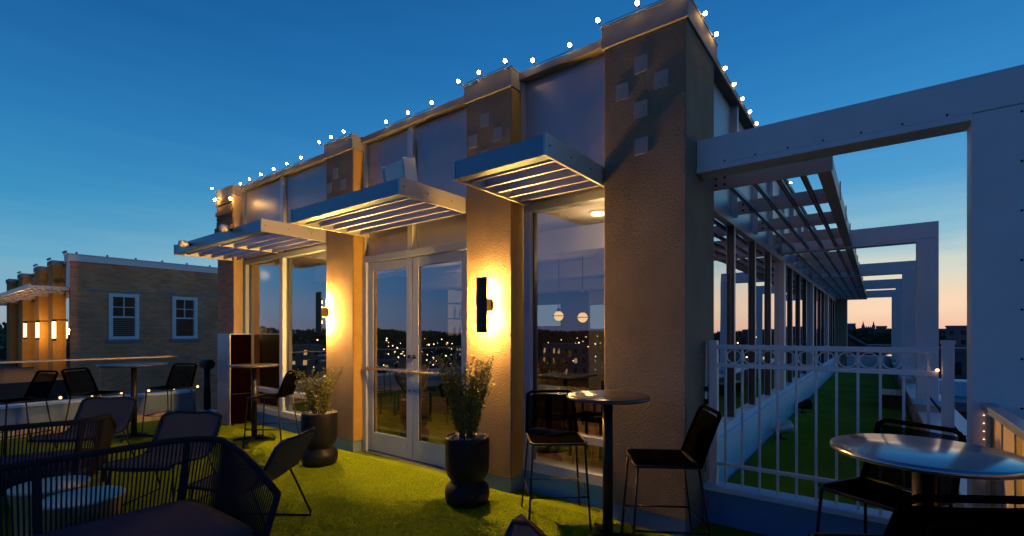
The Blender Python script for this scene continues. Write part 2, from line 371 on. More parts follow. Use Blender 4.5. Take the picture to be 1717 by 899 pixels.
# double doors
d = P(); d.box(-5.14, -5.065, B0-.06, B0+.06, 0, 2.36); d.box(-3.36, -3.26, B0-.06, B0+.06, 0, 2.36); d.box(-5.14, -3.26, B0-.06, B0+.06, 2.36, 2.44)
d.build('door_frame', M['frame'], pav, bevel=.004)
P().box(-5.065, -3.36, B0-.10, B0+.08, 0, .018).build('threshold', M['chrome'], pav)
for (x0, x1, lx) in ((-5.06, -4.237, -4.275), (-4.228, -3.365, -4.19)):
    q = P(); y0, y1 = B0-.03, B0+.02; st = .098
    q.box(x0, x0+st, y0, y1, .025, 2.35); q.box(x1-st, x1, y0, y1, .025, 2.35); q.box(x0+st, x1-st, y0, y1, 2.25, 2.35); q.box(x0+st, x1-st, y0, y1, .025, .255)
    o = q.build('door', M['frame'], pav, bevel=.004)
    P().box(x0+st, x1-st, B0-.008, B0-.002, .255, 2.25).build('pane', M['pane'], o)
    P().box(x0+st-.004, x0+st+.014, B0-.02, B0-.009, .255, 2.25).build('glazing_bead', M['bronze'], o)
    h = P(); h.tube([(x0+.03, B0-.085, 1.045), (x1-.03, B0-.085, 1.045)], .014, 10)
    for xx in (x0+.05, x1-.05): h.box(xx-.014, xx+.014, B0-.085, B0-.03, 1.025, 1.065)
    h.build('push_bar', M['chrome'], o)
    P().tube([(lx, B0-.03, 1.21), (lx, B0-.052, 1.21)], .022, 12).build('lock', M['dark'], o)
    for zz in (.82,): P().tube([(lx, B0-.03, zz), (lx, B0-.04, zz)], .009, 8).build('lock', M['dark'], o)
# side elevation along the corridor (plane a = -1.21)
AS = -1.21; bays = [4.25, 5.41, 6.49, 7.57, 8.65, 9.74, 10.83, 11.92, 13.0, 14.09, 15.18, 16.27, 17.35, 18.44, 19.53, 20.6, 21.5]
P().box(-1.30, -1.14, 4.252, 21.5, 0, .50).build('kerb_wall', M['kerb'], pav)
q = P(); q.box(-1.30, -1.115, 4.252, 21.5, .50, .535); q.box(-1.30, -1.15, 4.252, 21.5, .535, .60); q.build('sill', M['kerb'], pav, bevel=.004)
q = P(); q.box(-1.28, -1.18, 4.252, 21.5, 2.61, 2.70); q.build('head_beam', M['alu'], pav, bevel=.004)
q = P(); q.box(-1.38, -1.12, 4.30, 21.5, 3.86, 3.925); q.build('parapet_cap', M['cap'], pav, bevel=.004)
for j, y in enumerate(bays[1:-1]):
    if j % 4 == 3:
        P().box(-1.30, -1.15, y-.09, y+.11, .60, 2.61).build('column', M['white'], pav, bevel=.006)
    else:
        m_ = P().box(-1.228, -1.186, y-.018, y+.018, .60, 2.61).build('mullion', M['bronze'], pav)
        P().box(-1.185, -1.178, y-.022, y+.022, .60, 2.61).build('mullion_cover', M['alu'], m_)
    P().box(-1.26, -1.15, y-.025, y+.025, 2.70, 3.86).build('mullion', M['alu'], pav)
for y0, y1 in zip(bays[:-1], bays[1:]):
    P().box(-1.225, -1.219, y0+.02, y1-.03, .60, 2.61).build('pane', M['sidepane'], pav)
    P().box(-1.225, -1.215, y0+.02, y1-.025, 2.70, 3.86).build('metal_panel', M['panel'], pav)
P().box(-1.40, -.86, 21.5, 22.1, 0, 3.86).build('pillar', M['stucco_tan'], pav)
# left wall, back, roof, interior shell
P().box(-9.12, -8.92, 3.92, 21.6, 0, 3.9).build('left_wall', M['brickbrown'], pav)
P().box(-9.1, -1.3, 3.86, 21.6, 3.55, 3.75).build('roof_slab', M['roofdark'], pav)
P().box(-8.92, -1.30, 3.80, 12.6, -.05, .02).build('interior_floor', M['carpet'], pav)
P().box(-8.92, -1.30, 3.80, 12.6, 2.80, 2.9).build('interior_ceiling', M['plaster'], pav)
P().box(-8.918, -8.90, 3.80, 12.6, .02, 2.8).build('dark_wall_sheet', M['windark'], pav)  # dark sheet added over the lit brick so the room looks dim
P().box(-8.92, -1.30, 12.6, 12.7, 0, 3.0).build('back_wall', M['wood'], pav)
for y in (5.4, 7.9, 10.4): P().box(-8.92, -1.30, y-.22, y+.22, 2.5, 2.80).build('ceiling_beam', M['plaster'], pav)
P().box(-5.9, -5.0, 11.0, 12.6, 0, 2.8).build('interior_wall', M['plaster'], pav)

# ================================================================== CANOPIES OVER THE FRONT
def canopy(x0, x1, label, nb):
    o = (x0, B0, 2.68); t = thing('sun_canopy', label, 'canopy', o, 0, 'slatted metal canopies over the front openings')
    f = MB(o); f.box(x0+.012, x1-.012, 2.68, 2.70, 2.685, 2.825); f.box(x0+.012, x1-.012, 2.70, 2.77, 2.685, 2.697); f.box(x0+.012, x1-.012, 2.70, 2.73, 2.813, 2.825)
    f.build('fascia', M['fascia'], t, bevel=.003)
    for xx in (x0, x1):
        MB(o).box(xx-.011, xx+.011, 2.672, B0-.005, 2.68, 2.835).build('side_plate', M['alu'], t, bevel=.003)
    y = 2.87; dy = (B0-.12-y)/(nb-1)
    for k in range(nb):
        yy = y+k*dy; T = Matrix.Translation((0, yy, 2.752)) @ Matrix.Rotation(R(-24), 4, 'X')
        MB(o).box(x0+.012, x1-.012, -.005, .005, -.062, .062, T).build('blade', M['blade'], t)
    if x1-x0 > 2:
        xm = x0+(x1-x0)*.45; MB(o).box(xm-.012, xm+.012, 2.70, B0-.005, 2.70, 2.80).build('bracket', M['alu'], t)
    for xx in (x0, x1):
        for yy in (2.72, 3.0, 3.3, 3.6):
            MB(o).tube([(xx+.011, yy, 2.757), (xx+.016, yy, 2.757)], .007, 6).build('bolt', M['dark'], t)
    return t
canopy(-2.61, -1.765, 'short slatted metal canopy beside the tall corner pillar, front edge tinted sky blue', 5)
canopy(-5.08, -3.265, 'slatted metal canopy over the glass double doors', 5)
canopy(-8.56, -5.765, 'long slatted metal canopy over the wide window by the brick pillar, with spotlights on it', 5)

# ================================================================== SCONCES
def sconce(xc, label):
    o = (xc, BF, 1.75); t = thing('wall_sconce', label, 'wall light', o, 0, 'up and down sconces on the pillars')
    MB(o).box(xc-.064, xc+.064, 3.378, 3.390, 1.49, 2.01).build('shade_plate', M['dark'], t, bevel=.002)
    MB(o).box(xc-.035, xc+.035, 3.390, 3.4985, 1.69, 1.81).build('bracket', M['dark'], t, bevel=.003)
    for sg in (1, -1):
        zz = 1.75+sg*.13
        MB(o).box(xc-.025, xc+.025, 3.40, 3.42, zz-.018, zz+.018).build('lamp', M['led'], t)
        l = bpy.data.lights.new('sconce_light', 'POINT'); l.energy = 180 if sg < 0 else 100; l.color = (1, .50, .095); l.shadow_soft_size = .02
        lo = bpy.data.objects.new('sconce_light', l); C.objects.link(lo); lo.parent = t; lo.location = (0, -.050, sg*.135)
    return t
sconce(-5.72, 'dark plate sconce glowing on the pillar left of the double doors')
sconce(-2.94, 'dark plate sconce glowing on the pillar right of the double doors')

# ================================================================== STRING LIGHTS
def string(name, label, pts, r, bm, tilt=(0,0,1), wire=True, base=None):
    o = base or pts[0]; t = thing(name, label, 'string lights', o)
    if wire:
        path = [Vector((p[0]-tilt[0]*.025, p[1]-tilt[1]*.03, p[2]-tilt[2]*.026)) for p in pts]
        for a_, b_ in zip(path[:-1], path[1:]):
            if abs(a_.y-b_.y) < .05 or abs(tilt[0]) > .5: MB(o).tube([a_, b_], .003, 5).build('cable', M['dark'], t)
    for p in pts:
        p = Vector(p); T = Vector(tilt).normalized()
        kk = min(1, r/.026); s = MB(o); s.tube([p-T*.025*kk, p+T*.005*kk], .014*kk, 8).build('socket', M['dark'], t)
        s = MB(o); a = []; 
        kk = min(1, r/.026); s.ring([p+T*.003*kk, p+T*.015*kk, p+T*.03*kk, p+T*.045*kk, p+T*.056*kk, p+T*.06*kk], [r*.4, r*.8, r, r*.85, r*.45, .002], 10); s.build('bulb', bm, t)
    return t
z0 = 3.965
front = [(-9.15, 3.46, 3.97), (-8.80, 3.46, 3.97), (-8.47, 3.64, 3.965), (-8.10, 3.62, z0), (-7.71, 3.62, z0), (-7.30, 3.62, z0), (-6.91, 3.62, z0), (-6.51, 3.62, z0), (-6.12, 3.62, z0),
 (-5.80, 3.48, 3.97), (-5.53, 3.48, 3.97), (-5.25, 3.48, 3.97), (-4.98, 3.62, z0), (-4.60, 3.62, z0), (-4.21, 3.62, z0), (-3.82, 3.62, z0), (-3.42, 3.62, z0),
 (-3.29, 3.48, 3.97), (-3.02, 3.48, 3.97), (-2.70, 3.48, 3.97), (-2.49, 3.62, z0), (-2.10, 3.62, z0), (-1.76, 3.48, 3.97), (-1.43, 3.48, 3.97), (-1.12, 3.49, 3.97)]
front = [(p[0], p[1]-.03, p[2]-.003) for p in front if p[0] not in (-8.80, -6.12, -4.98, -3.42)]
string('string_lights', 'string of warm bulbs along the top of the pavilion front', front, .0155, M['bulb'], (-.25, -.45, .8))
side = [(-1.055, 3.80, 3.93), (-1.055, 4.12, 3.93)]+[(-1.13, y, 3.94) for y in (4.72, 5.08, 5.45, 5.82, 6.2, 6.6, 7.0, 7.4, 7.9, 8.4, 9.0, 9.8)]
string('string_lights', 'string of warm bulbs along the corridor side parapet', side, .014, M['bulb'], (1, 0, .25))
string('string_lights', 'two warm bulbs hung under the cap of the brick pillar', [(-9.02, 3.44, 3.77), (-8.46, 3.46, 3.70)], .02, M['bulbhot'], (0, -1, -.3), wire=False)

# ================================================================== LAMPS AND BOXES ON THE CANOPIES
t = thing('floodlight_box', 'white floodlight box standing on the canopy over the doors', 'floodlight', (-3.5, 2.8, 2.83))
o = (-3.5, 2.8, 2.83); T = Matrix.Translation((-3.50, 2.80, 2.945)) @ Matrix.Rotation(R(-6), 4, 'Z') @ Matrix.Rotation(R(10), 4, 'X')
MB(o).box(-.165, .165, .02, .15, -.085, .095, T).build('housing', M['trim'], t, bevel=.02)
MB(o).box(-.145, .145, .010, .021, -.068, .078, T).build('lens', M['alu'], t)
for xx in (.175, -.175): MB(o).box(xx-.006, xx+.006, .0, .13, -.11, .10, T).build('bracket', M['trim'], t)
for (x, zc, lab) in ((-7.86, 2.76, 'round spotlight near the outer end of the left canopy'), (-6.50, 2.80, 'round spotlight on the left canopy nearer the doors')):
    o = (x, 2.62, zc); t = thing('spotlight', lab, 'spotlight', o, 0, 'spotlights on the left canopy')
    MB(o).tube([(x-.03, 2.675, zc), (x-.03, 2.60, zc)], .012, 8).build('stem', M['dark'], t)
    MB(o).ring([(x-.09, 2.66, zc+.01), (x-.03, 2.60, zc), (x+.02, 2.54, zc-.01)], [.032, .046, .05], 16).build('lamp_head', M['alu'], t)
    MB(o).ring([(x+.021, 2.539, zc-.01), (x+.027, 2.532, zc-.011)], [.044, .042], 16).build('lens', M['trim'], t)

# ================================================================== SIDE LOUVRE
LO = (AS, 4.3, 2.7); lou = thing('sun_louver', 'long open metal sun louver above the corridor windows', 'sun louver', LO)
zb, zt = 2.72, 2.86
q = MB(LO); q.box(-.36, -.34, 4.37, 22.6, zb, zt); q.box(-.34, -.27, 4.37, 22.6, zb, zb+.012); q.box(-.34, -.27, 4.37, 22.6, zt-.012, zt); q.box(-.284, -.27, 4.37, 22.6, zb+.012, zt-.012); q.build('fascia', M['louver'], lou)
oy = [4.36, 5.41, 6.49, 7.57]+[bays[i] for i in range(4, 16)]+[21.6, 22.6]
for y in oy:
    p = MB(LO).box(-1.15, -.272, y-.008, y+.008, zb, zt).build('outrigger', M['louver'], lou)
    for xx in (-1.10, -1.03):
        for zz in (2.76, 2.82): MB(LO).tube([(xx, y-.008, zz), (xx, y-.015, zz)], .011, 6).build('bolt', M['dark'], p)
    MB(LO).box(-.272, -.262, y+.0, y+.05, zb+.02, zt+.045).build('end_plate', M['louver'], lou)
for xx in (-.985, -.80, -.625, -.455):
    T = Matrix.Translation((xx, 0, zb+.03)) @ Matrix.Rotation(R(28), 4, 'Y')
    MB(LO).box(-.022, .022, 4.37, 22.58, -.022, -.012, T).build('blade', M['bronze'], lou)
    MB(LO).box(xx-.006, xx+.006, 4.37, 22.58, zb-.0, zb+.055).build('blade_rib', M['louver'], lou)

# ================================================================== PERGOLA FRAMES
for i, y in enumerate((3.753, 8.38, 12.76, 16.9, 21.2)):
    lab = ['nearest white metal pergola frame, tall post beside the round table', 'second white pergola frame standing beyond the railing', 'third white pergola frame along the corridor',
           'fourth white pergola frame far down the corridor', 'farthest white pergola frame at the end of the corridor'][i]
    o = (.54, y, 0); t = thing('pergola_frame', lab, 'pergola', o, 0, 'white pergola frames along the corridor')
    D = .18; x0 = -1.088 if i == 0 else AS+.06
    bm = MB(o).box(x0, .655, y, y+D, 2.745, 2.955).build('beam', M['white'], t, bevel=.003)
    MB(o).box(x0, .433, y-.006, y+D+.006, 2.705, 2.742).build('lower_flange', M['white'], bm)
    zp = 0 if i == 0 else .60
    ps = MB(o).box(.433, .655, y+.002, y+D, zp, 2.742).build('post', M['white'], t, bevel=.003)
    for k in range(8 if i == 0 else 0):
        xx = x0+.2+k*(.433-x0-.1)/7
        if xx < .44: MB(o).tube([(xx, y, 2.762), (xx, y-.006, 2.762)], .006, 6).build('bolt', M['dark'], bm)
    for zz in [2.70-.27*k for k in range(9)]:
        if zz > zp and i == 0: MB(o).tube([(.632, y+.002, zz), (.632, y-.005, zz)], .006, 6).build('bolt', M['dark'], ps)
    if i:
        pd = MB(o); pd.box(.41, .68, y-.05, y+D+.05, .10, .53); pd.build('pedestal', M['tan'], t, bevel=.006)
        MB(o).box(.39, .70, y-.07, y+D+.07, .53, .598).build('pedestal_cap', M['kerb'], t, bevel=.006)
# low outer wall of the corridor and wall at the far end
o = (.55, 4.2, 0); t = thing('corridor_wall', 'low tan outer wall with bright metal coping along the corridor', 'wall', o)
MB(o).box(.46, .63, 4.05, 21.2, -.05, .40).build('wall_body', M['tan'], t)
MB(o).box(.44, .86, 4.05, 21.2, .404, .44).build('coping', M['white'], t, bevel=.004)
MB(o).tube([(.545, 4.05, .66), (.545, 21.2, .66)], .012, 8).build('handrail', M['dark'], t)
o = (-.3, 21.4, 0); t = thing('end_wall', 'low white wall closing the far end of the corridor', 'wall', o)
MB(o).box(-.85, .7, 21.45, 21.6, 0, .58).build('wall_body', M['white'], t); MB(o).box(-.9, .72, 21.42, 21.63, .582, .63).build('coping', M['white'], t)

# ================================================================== KERB + RAILING IN FRONT OF THE CORRIDOR
o = (-.4, 3.95, 0); t = thing('kerb_wall', 'low blue painted kerb wall below the white corridor railing', 'low wall', o)
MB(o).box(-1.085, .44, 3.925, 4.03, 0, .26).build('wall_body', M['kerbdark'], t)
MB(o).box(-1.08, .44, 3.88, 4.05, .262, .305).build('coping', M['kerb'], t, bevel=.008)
o = (-.35, 3.95, .305); t = thing('railing', 'white metal railing with a row of rings closing off the corridor', 'railing', o)
y = 3.95
MB(o).box(-.985, .305, y-.02, y+.02, 1.362, 1.398).build('top_rail', M['white'], t, bevel=.004)
MB(o).box(-.985, .305, y-.018, y+.018, 1.222, 1.254).build('middle_rail', M['white'], t, bevel=.004)
MB(o).box(-.985, .305, y-.014, y+.014, .455, .482).build('bottom_rail', M['white'], t, bevel=.004)
xs = [-.928+.1188*k for k in range(11)]
for xx in xs:
    q = MB(o); q.box(xx-.0078, xx+.0078, y-.0078, y+.0078, .306, .455); q.box(xx-.0078, xx+.0078, y-.0078, y+.0078, .482, 1.222); q.box(xx-.0078, xx+.0078, y-.0078, y+.0078, 1.254, 1.362)
    q.build('picket', M['white'], t)
for a, b_ in zip(xs[:-1], xs[1:]):
    c = (a+b_)/2; MB(o).ring([(c+.050*math.cos(2*math.pi*j/24), y, 1.308+.050*math.sin(2*math.pi*j/24)) for j in range(24)], .0055, 6, True).build('ring', M['white'], t)
for (x0, x1) in ((-1.045, -.985),):
    q = MB(o); q.box(x0, x1, y-.03, y+.03, .306, 1.43); q.build('post', M['white'], t, bevel=.003)
q = MB(o); q.tube([(-1.065, y-.045, .4), (-1.065, y-.045, 1.42)], .008, 8); q.build('latch_rod', M['chrome'], t)
for zz in (1.05, .95): MB(o).box(-1.075, -1.045, y-.055, y-.03, zz-.02, zz+.02).build('hinge', M['dark'], t)
q = MB(o); q.box(.322, .378, y-.03, y+.03, .306, 1.42); q.box(.318, .382, y-.034, y+.034, 1.42, 1.445); q.build('post', M['white'], t, bevel=.003)
q = MB(o); q.sphere((.30, y-.03, 1.262), .010); q.build('lamp', M['bulbdim'], t)
# rail coming toward the camera from the tall post
o = (.5, 2.5, 0); t = thing('side_railing', 'tan boarded side railing with grey metal handrail beside the tall white post', 'railing', o)
MB(o).box(.47, .53, .2, 3.75, 1.06, 1.10).build('handrail', M['steelblue'], t, bevel=.004)
yy = 3.745; k = 0
while yy > .3:
    w = .14; MB(o).box(.49+.006*(k % 2), .52, yy-w+.004, yy, .02, 1.06).build('board', M[['tan', 'ochre', 'tan', 'tan'][k % 4]], t); yy -= w; k += 1
o = (.48, 3.7, .7); string('string_lights', 'tiny vertical string of fairy lights where the boarded railing meets the post', [(.485, 3.735, 1.03-.045*j) for j in range(9)], .003, M['bulbdim'], (-1, 0, 0), base=o)

# ================================================================== CORRIDOR BITS
for (loc, rz, lab) in (((-1.0, 7.1, .10), R(-50), 'pale ground floodlight at the foot of the corridor wall, nearest one'), ((-1.02, 9.6, .10), R(-60), 'dark ground floodlight farther along the corridor wall')):
    t = thing('ground_floodlight', lab, 'floodlight', loc, rz, 'floodlights at the foot of the corridor wall')
    MB().box(-.05, .05, -.05, .05, 0, .015).build('base_plate', M['dark'], t)
    MB().tube([(0, 0, .01), (0, .02, .09)], .012, 8).build('stem', M['dark'], t)
    q = MB(); q.ring([(0, -.10, .10), (0, -.02, .12), (0, .1, .15), (0, .13, .155)], [.03, .055, .09, .095], 16); q.build('lamp_head', M['alu' if rz == R(-50) else 'dark'], t)
t = thing('wooden_bench', 'low dark wooden bench by the corridor outer wall', 'bench', (.24, 11.6, .10))
for k in range(4): MB().box(-.18+.085*k, -.10+.085*k, -.55, .55, .22, .25).build('slat', M['wood'], t)
for yy in (-.45, .45): MB().box(-.17, .13, yy-.04, yy+.04, 0, .22).build('leg', M['wood'], t)

# ================================================================== LEFT TERRACE EDGE
AR = -10.2; o = (AR, 1, 0); t = thing('terrace_wall', 'low blue kerb wall with pale coping along the left terrace edge', 'low wall', o)
MB(o).box(AR-.08, AR+.1, -7, 3.5, -.06, .37).build('wall_body', M['plinth'], t)
MB(o).box(AR-.12, AR+.13, -7, 3.5, .372, .412).build('coping', M['kerb'], t, bevel=.006)
o = (AR, 1, .41); t = thing('glass_railing', 'frameless glass railing with thin metal top rail on the left kerb', 'railing', o)
for k in range(8):
    MB(o).box(AR-.006, AR+.006, 3.45-1.32*(k+1)+.02, 3.45-1.32*k, .413, 1.03).build('pane', M['clear'], t)
MB(o).box(AR-.025, AR+.025, -7, 3.48, 1.03, 1.06).build('top_rail', M['railtop'], t, bevel=.004)
for k in range(8): MB(o).box(AR-.03, AR+.03, 3.45-1.32*k-.03, 3.45-1.32*k+.03, .413, .50).build('clamp', M['chrome'], t)
string('string_lights', 'small warm bulbs spaced along the pale coping of the left kerb wall', [(AR+.05, y, .44) for y in (3.55-.38*k for k in range(12))], .020, M['bulbdim'])
t = thing('planter_ledge', 'low pinkish step at the foot of the left kerb wall', 'step', (AR+.3, 1, 0))
MB().box(-.17, .25, -3, 2.0, 0, .12).build('step_body', M['tan'], t, bevel=.01)

# ================================================================== TWIN WING ACROSS THE GAP
TO = (-19.9, 3.5, -20); tw = thing('brick_wing', 'brown brick rooftop wing with two sash windows across the gap', 'building', TO)
def T_(): return MB(TO)
AT = -19.9
wins = [(4.39, 5.2, 1.24, 2.75), (6.16, 6.95, 1.24, 2.75)]
# side wall with window openings
q = T_(); ys = [3.46, 4.39, 5.2, 6.16, 6.95, 18]
q.box(-20.3, AT, 3.46, 18, -20, 1.24); q.box(-20.3, AT, 3.46, 18, 2.75, 3.70)
for j in (0, 2, 4): q.box(-20.3, AT, ys[j], ys[j+1], 1.24, 2.75)
q.build('side_wall', M['brickbrown'], tw)
q = T_(); q.box(-20.4, AT+.04, 3.40, 18, 3.70, 3.90); q.box(-20.4, AT+.07, 3.38, 18, 3.90, 3.925); q.build('parapet_cap', M['trim'], tw)
T_().box(-36, -20.3, 3.9, 18, -20, 3.6).build('wing_core', M['roofdark'], tw)
T_().box(-37, -20.3, -4, 3.9, -20, -.02).build('wing_terrace', M['roofdark'], tw)
for (y0, y1, z0_, z1) in wins:
    q = T_(); fw = .11; X0, X1 = AT-.08, AT+.03
    q.box(X0, X1, y0, y0+fw, z0_, z1); q.box(X0, X1, y1-fw, y1, z0_, z1); q.box(X0, X1, y0+fw, y1-fw, z1-fw, z1); q.box(X0, X1, y0+fw, y1-fw, z0_, z0_+.10)
    w = q.build('window', M['trim'], tw, bevel=.006)
    ym = (y0+y1)/2; zm = z0_+.74
    T_().box(AT-.07, AT-.01, y0+fw, y1-fw, zm-.025, zm+.025).build('meeting_rail', M['trim'], w)
    T_().box(AT-.05, AT-.02, ym-.012, ym+.012, zm+.025, z1-fw).build('glazing_bar', M['trim'], w)
    T_().box(AT-.051, AT-.019, y0+fw, y1-fw, (zm+z1-fw)/2-.011, (zm+z1-fw)/2+.011).build('glazing_bar', M['trim'], w)
    T_().box(AT-.060, AT-.055, y0+fw, y1-fw, z0_+.1, z1-fw).build('pane', M['pane'], w)
    T_().box(AT-.05, AT+.07, y0-.06, y1+.06, z0_-.09, z0_-.002).build('sill', M['plinth'], w)
    if y0 < 5:
        for k in range(9): T_().box(AT-.12, AT-.08, y0+fw, y1-fw, z0_+.14+.066*k, z0_+.17+.066*k).build('blind_slat', M['trim'], w)
    T_().box(AT-.40, AT-.30, y0, y1, z0_, z1).build('room_back', M['windark'], w)
T_().box(AT, AT+.012, 3.9, 12, 2.80, 2.835).build('lintel_strip', M['plinth'], tw)
# front: recessed panels, pilasters, caps
T_().box(-34, AT-.45, 3.70, 3.9, 2.85, 3.75).build('metal_panel', M['panel'], tw)
T_().box(AT-.45, AT-.02, 3.445, 3.459, 2.85, 3.70).build('metal_panel', M['panel'], tw)
T_().box(AT-.45, AT-.03, 3.44, 3.459, 0, 2.85).build('pane', M['sidepane'], tw)
for (x0, x1) in ((-22.95, -22.2), (-25.5, -24.6), (-29.2, -28.2), (-32.5, -31.6)):
    p = T_().box(x0, x1, 3.42, 3.9, 0, 3.76).build('pilaster', M['stucco_gold'], tw)
    T_().box(x0-.03, x1+.03, 3.39, 3.93, 3.76, 3.92).build('pilaster_cap', M['cap'], p)
for (x0, x1) in ((-22.2, AT-.45), (-24.6, -22.95), (-28.2, -25.5)): T_().box(x0, x1, 3.66, 3.69, 0, 2.7).build('pane', M['sidepane'], tw)
T_().box(-34, AT-.1, 3.60, 3.95, 3.80, 3.86).build('parapet_cap', M['cap'], tw)
cn = (-27, 3.6, 2.8); t = thing('sun_canopy', 'long slatted canopy on the front of the brick wing across the gap', 'canopy', cn)
q = MB(cn); q.box(-35, -20.15, 2.58, 2.62, 2.80, 2.93); q.build('fascia', M['alu'], t)
for k in range(18): MB(cn).box(-34.9+.86*k, -34.88+.86*k, 2.62, 3.66, 2.80, 2.90).build('bracket', M['alu'], t)
for k in range(5): MB(cn).box(-34.9, -20.16, 2.75+.18*k, 2.76+.18*k, 2.79, 2.86).build('blade', M['alu'], t)
for (x, lab) in ((-26.6, 'glowing tube lantern farthest from the brick corner'), (-24.05, 'glowing tube lantern in the middle of three on the brick wing'), (-21.25, 'glowing tube lantern nearest the brick corner')):
    o = (x, 3.4, 1.5); t = thing('wall_lantern', lab, 'wall lantern', o, 0, 'tube lanterns on the brick wing')
    q = MB(o); q.tube([(x, 3.30, 1.28), (x, 3.30, 1.82)], .05, 12); q.build('glass_tube', M['lantern'], t)
    for z in (1.20, 1.82): MB(o).tube([(x, 3.30, z), (x, 3.30, z+.08)], .055, 12).build('lantern_cap', M['dark'], t)
    MB(o).box(x-.04, x+.04, 3.30, 3.62, 1.86, 1.90).build('wall_arm', M['dark'], t)
    l = bpy.data.lights.new('lantern_light', 'POINT'); l.energy = 55; l.color = (1, .46, .09); l.shadow_soft_size = .1
    lo = bpy.data.objects.new('lantern_light', l); C.objects.link(lo); lo.parent = t; lo.location = (.0, -.22, 0)
t = thing('string_lights', 'unlit bulb clips along the roof edge of the brick wing', 'string lights', (-19.9, 3.4, 3.93))
for k in range(14):
    MB((-19.9,3.4,3.93)).sphere((AT+.04, 3.6+.75*k, 3.955), .035, 6, 4).build('bulb', M['tile'], t)
for xx in (-22.6, -22.3, -25.1, -24.7, -28.7, -28.3, -20.2, -19.95): MB((-19.9,3.4,3.93)).sphere((xx, 3.36, 3.97), .045, 6, 4).build('bulb', M['tile'], t)
# glass rail of that terrace
o = (-19, 2.2, 0); t = thing('glass_railing', 'glass railing of the far terrace in front of the brick wing', 'railing', o)
for k in range(7): MB(o).box(-33+1.9*k, -31.14+1.9*k, 2.0, 2.012, 0, 1.02).build('pane', M['clear'], t)
MB(o).box(-33, -19.85, 1.98, 2.03, 1.02, 1.05).build('top_rail', M['bronze'], t)

# ================================================================== FURNITURE MODELS
def bar_stool():
    t = thing('bar_stool', '', 'bar stool', group='black cord bar stools')
    top = [(-.2, .19), (.2, .19), (.2, -.19), (-.2, -.19)]; bot = [(-.235, .235), (.235, .235), (.25, -.27), (-.25, -.27)]
    for (a, b_) in zip(top, bot): MB().tube([(a[0], a[1], .635), (b_[0], b_[1], 0)], .0085, 8).build('leg', M['dark'], t)
    f = .64-.24; fr = lambda a, b_: (a[0]+(b_[0]-a[0])*f/.64, a[1]+(b_[1]-a[1])*f/.64, .24)
    MB().tube([fr(a, b_) for a, b_ in zip(top, bot)], .0075, 8, True).build('footrest', M['dark'], t)
    w = .215
    sf = MB(); sf.tube([(-w, -.19, .645), (-w, .17, .645), (-w+.025, .205, .64), (w-.025, .205, .64), (w, .17, .645), (w, -.19, .645)], .0095, 8); sf.tube([(-w, -.19, .645), (w, -.19, .645)], .008, 8)
    sf.build('seat_frame', M['dark'], t)
    bk = lambda s: (-.19-.115*s-.015*s*s, .645+.335*s)
    bw = lambda s: w-.02*s
    pts = [(-bw(s), *bk(s)) for s in (0, .25, .5, .75, .9)]+[(-bw(1)+.012, *bk(.965)), (-bw(1)+.04, *bk(1))]
    pts += [(-p[0], p[1], p[2]) for p in reversed(pts)]
    MB().tube(pts, .0125, 8).build('back_frame', M['black'], t)
    c = MB()
    for k in range(44):
        y = -.185+.0086*k; z = .647
        c.ring([(-w-.008, y, z), (-w*.5, y, z-.012), (0, y, z-.016), (w*.5, y, z-.012), (w+.008, y, z)], .0043, 4)
    c.build('seat_cord', M['black'], t, kind='stuff')
    c = MB()
    for k in range(42):
        s = .02+.0222*k; y, z = bk(s); x = bw(s)+.009
        if s > .925: break
        c.ring([(-x, y, z), (-x*.5, y-.010, z), (0, y-.014, z), (x*.5, y-.010, z), (x, y, z)], .0042, 4)
    for sgn in (-1, 1):     # cord wound round the frame
        for k in range(50):
            s = .01+.019*k
            y, z = bk(s); x = bw(s)*sgn; c.ring([(x, y, z-.004), (x, y, z+.004)], .0145, 6)
    c.build('back_cord', M['black'], t, kind='stuff')
    return t
def bar_table(r, top='tabletop', pr=.036):
    t = thing('bar_table', '', 'bar table', group='round bar tables')
    MB().lathe([(r-.012, 1.022), (r-.002, 1.026), (r, 1.036), (r-.003, 1.046), (r-.012, 1.05)], 64).build('tabletop', M[top], t)
    MB().lathe([(.10, 1.002), (.10, 1.021)], 24).build('mounting_plate', M['dark'], t)
    MB().lathe([(pr, .03), (pr, 1.002)], 20).build('pole', M['dark'], t)
    q = MB()
    for k in range(4):
        T = Matrix.Rotation(R(45+90*k), 4, 'Z'); q.ring([T @ Vector((0.02, 0, .05)), T @ Vector((.15, 0, .042)), T @ Vector((.27, 0, .026))], [.026, .022, .016], 6)
    q.build('base_leg', M['dark'], t)
    for k in range(4):
        T = Matrix.Rotation(R(45+90*k), 4, 'Z'); p = T @ Vector((.26, 0, 0)); MB().lathe([(.016, 0), (.016, .012)], 10, (p.x, p.y, 0)).build('foot', M['chrome'], t)
    return t
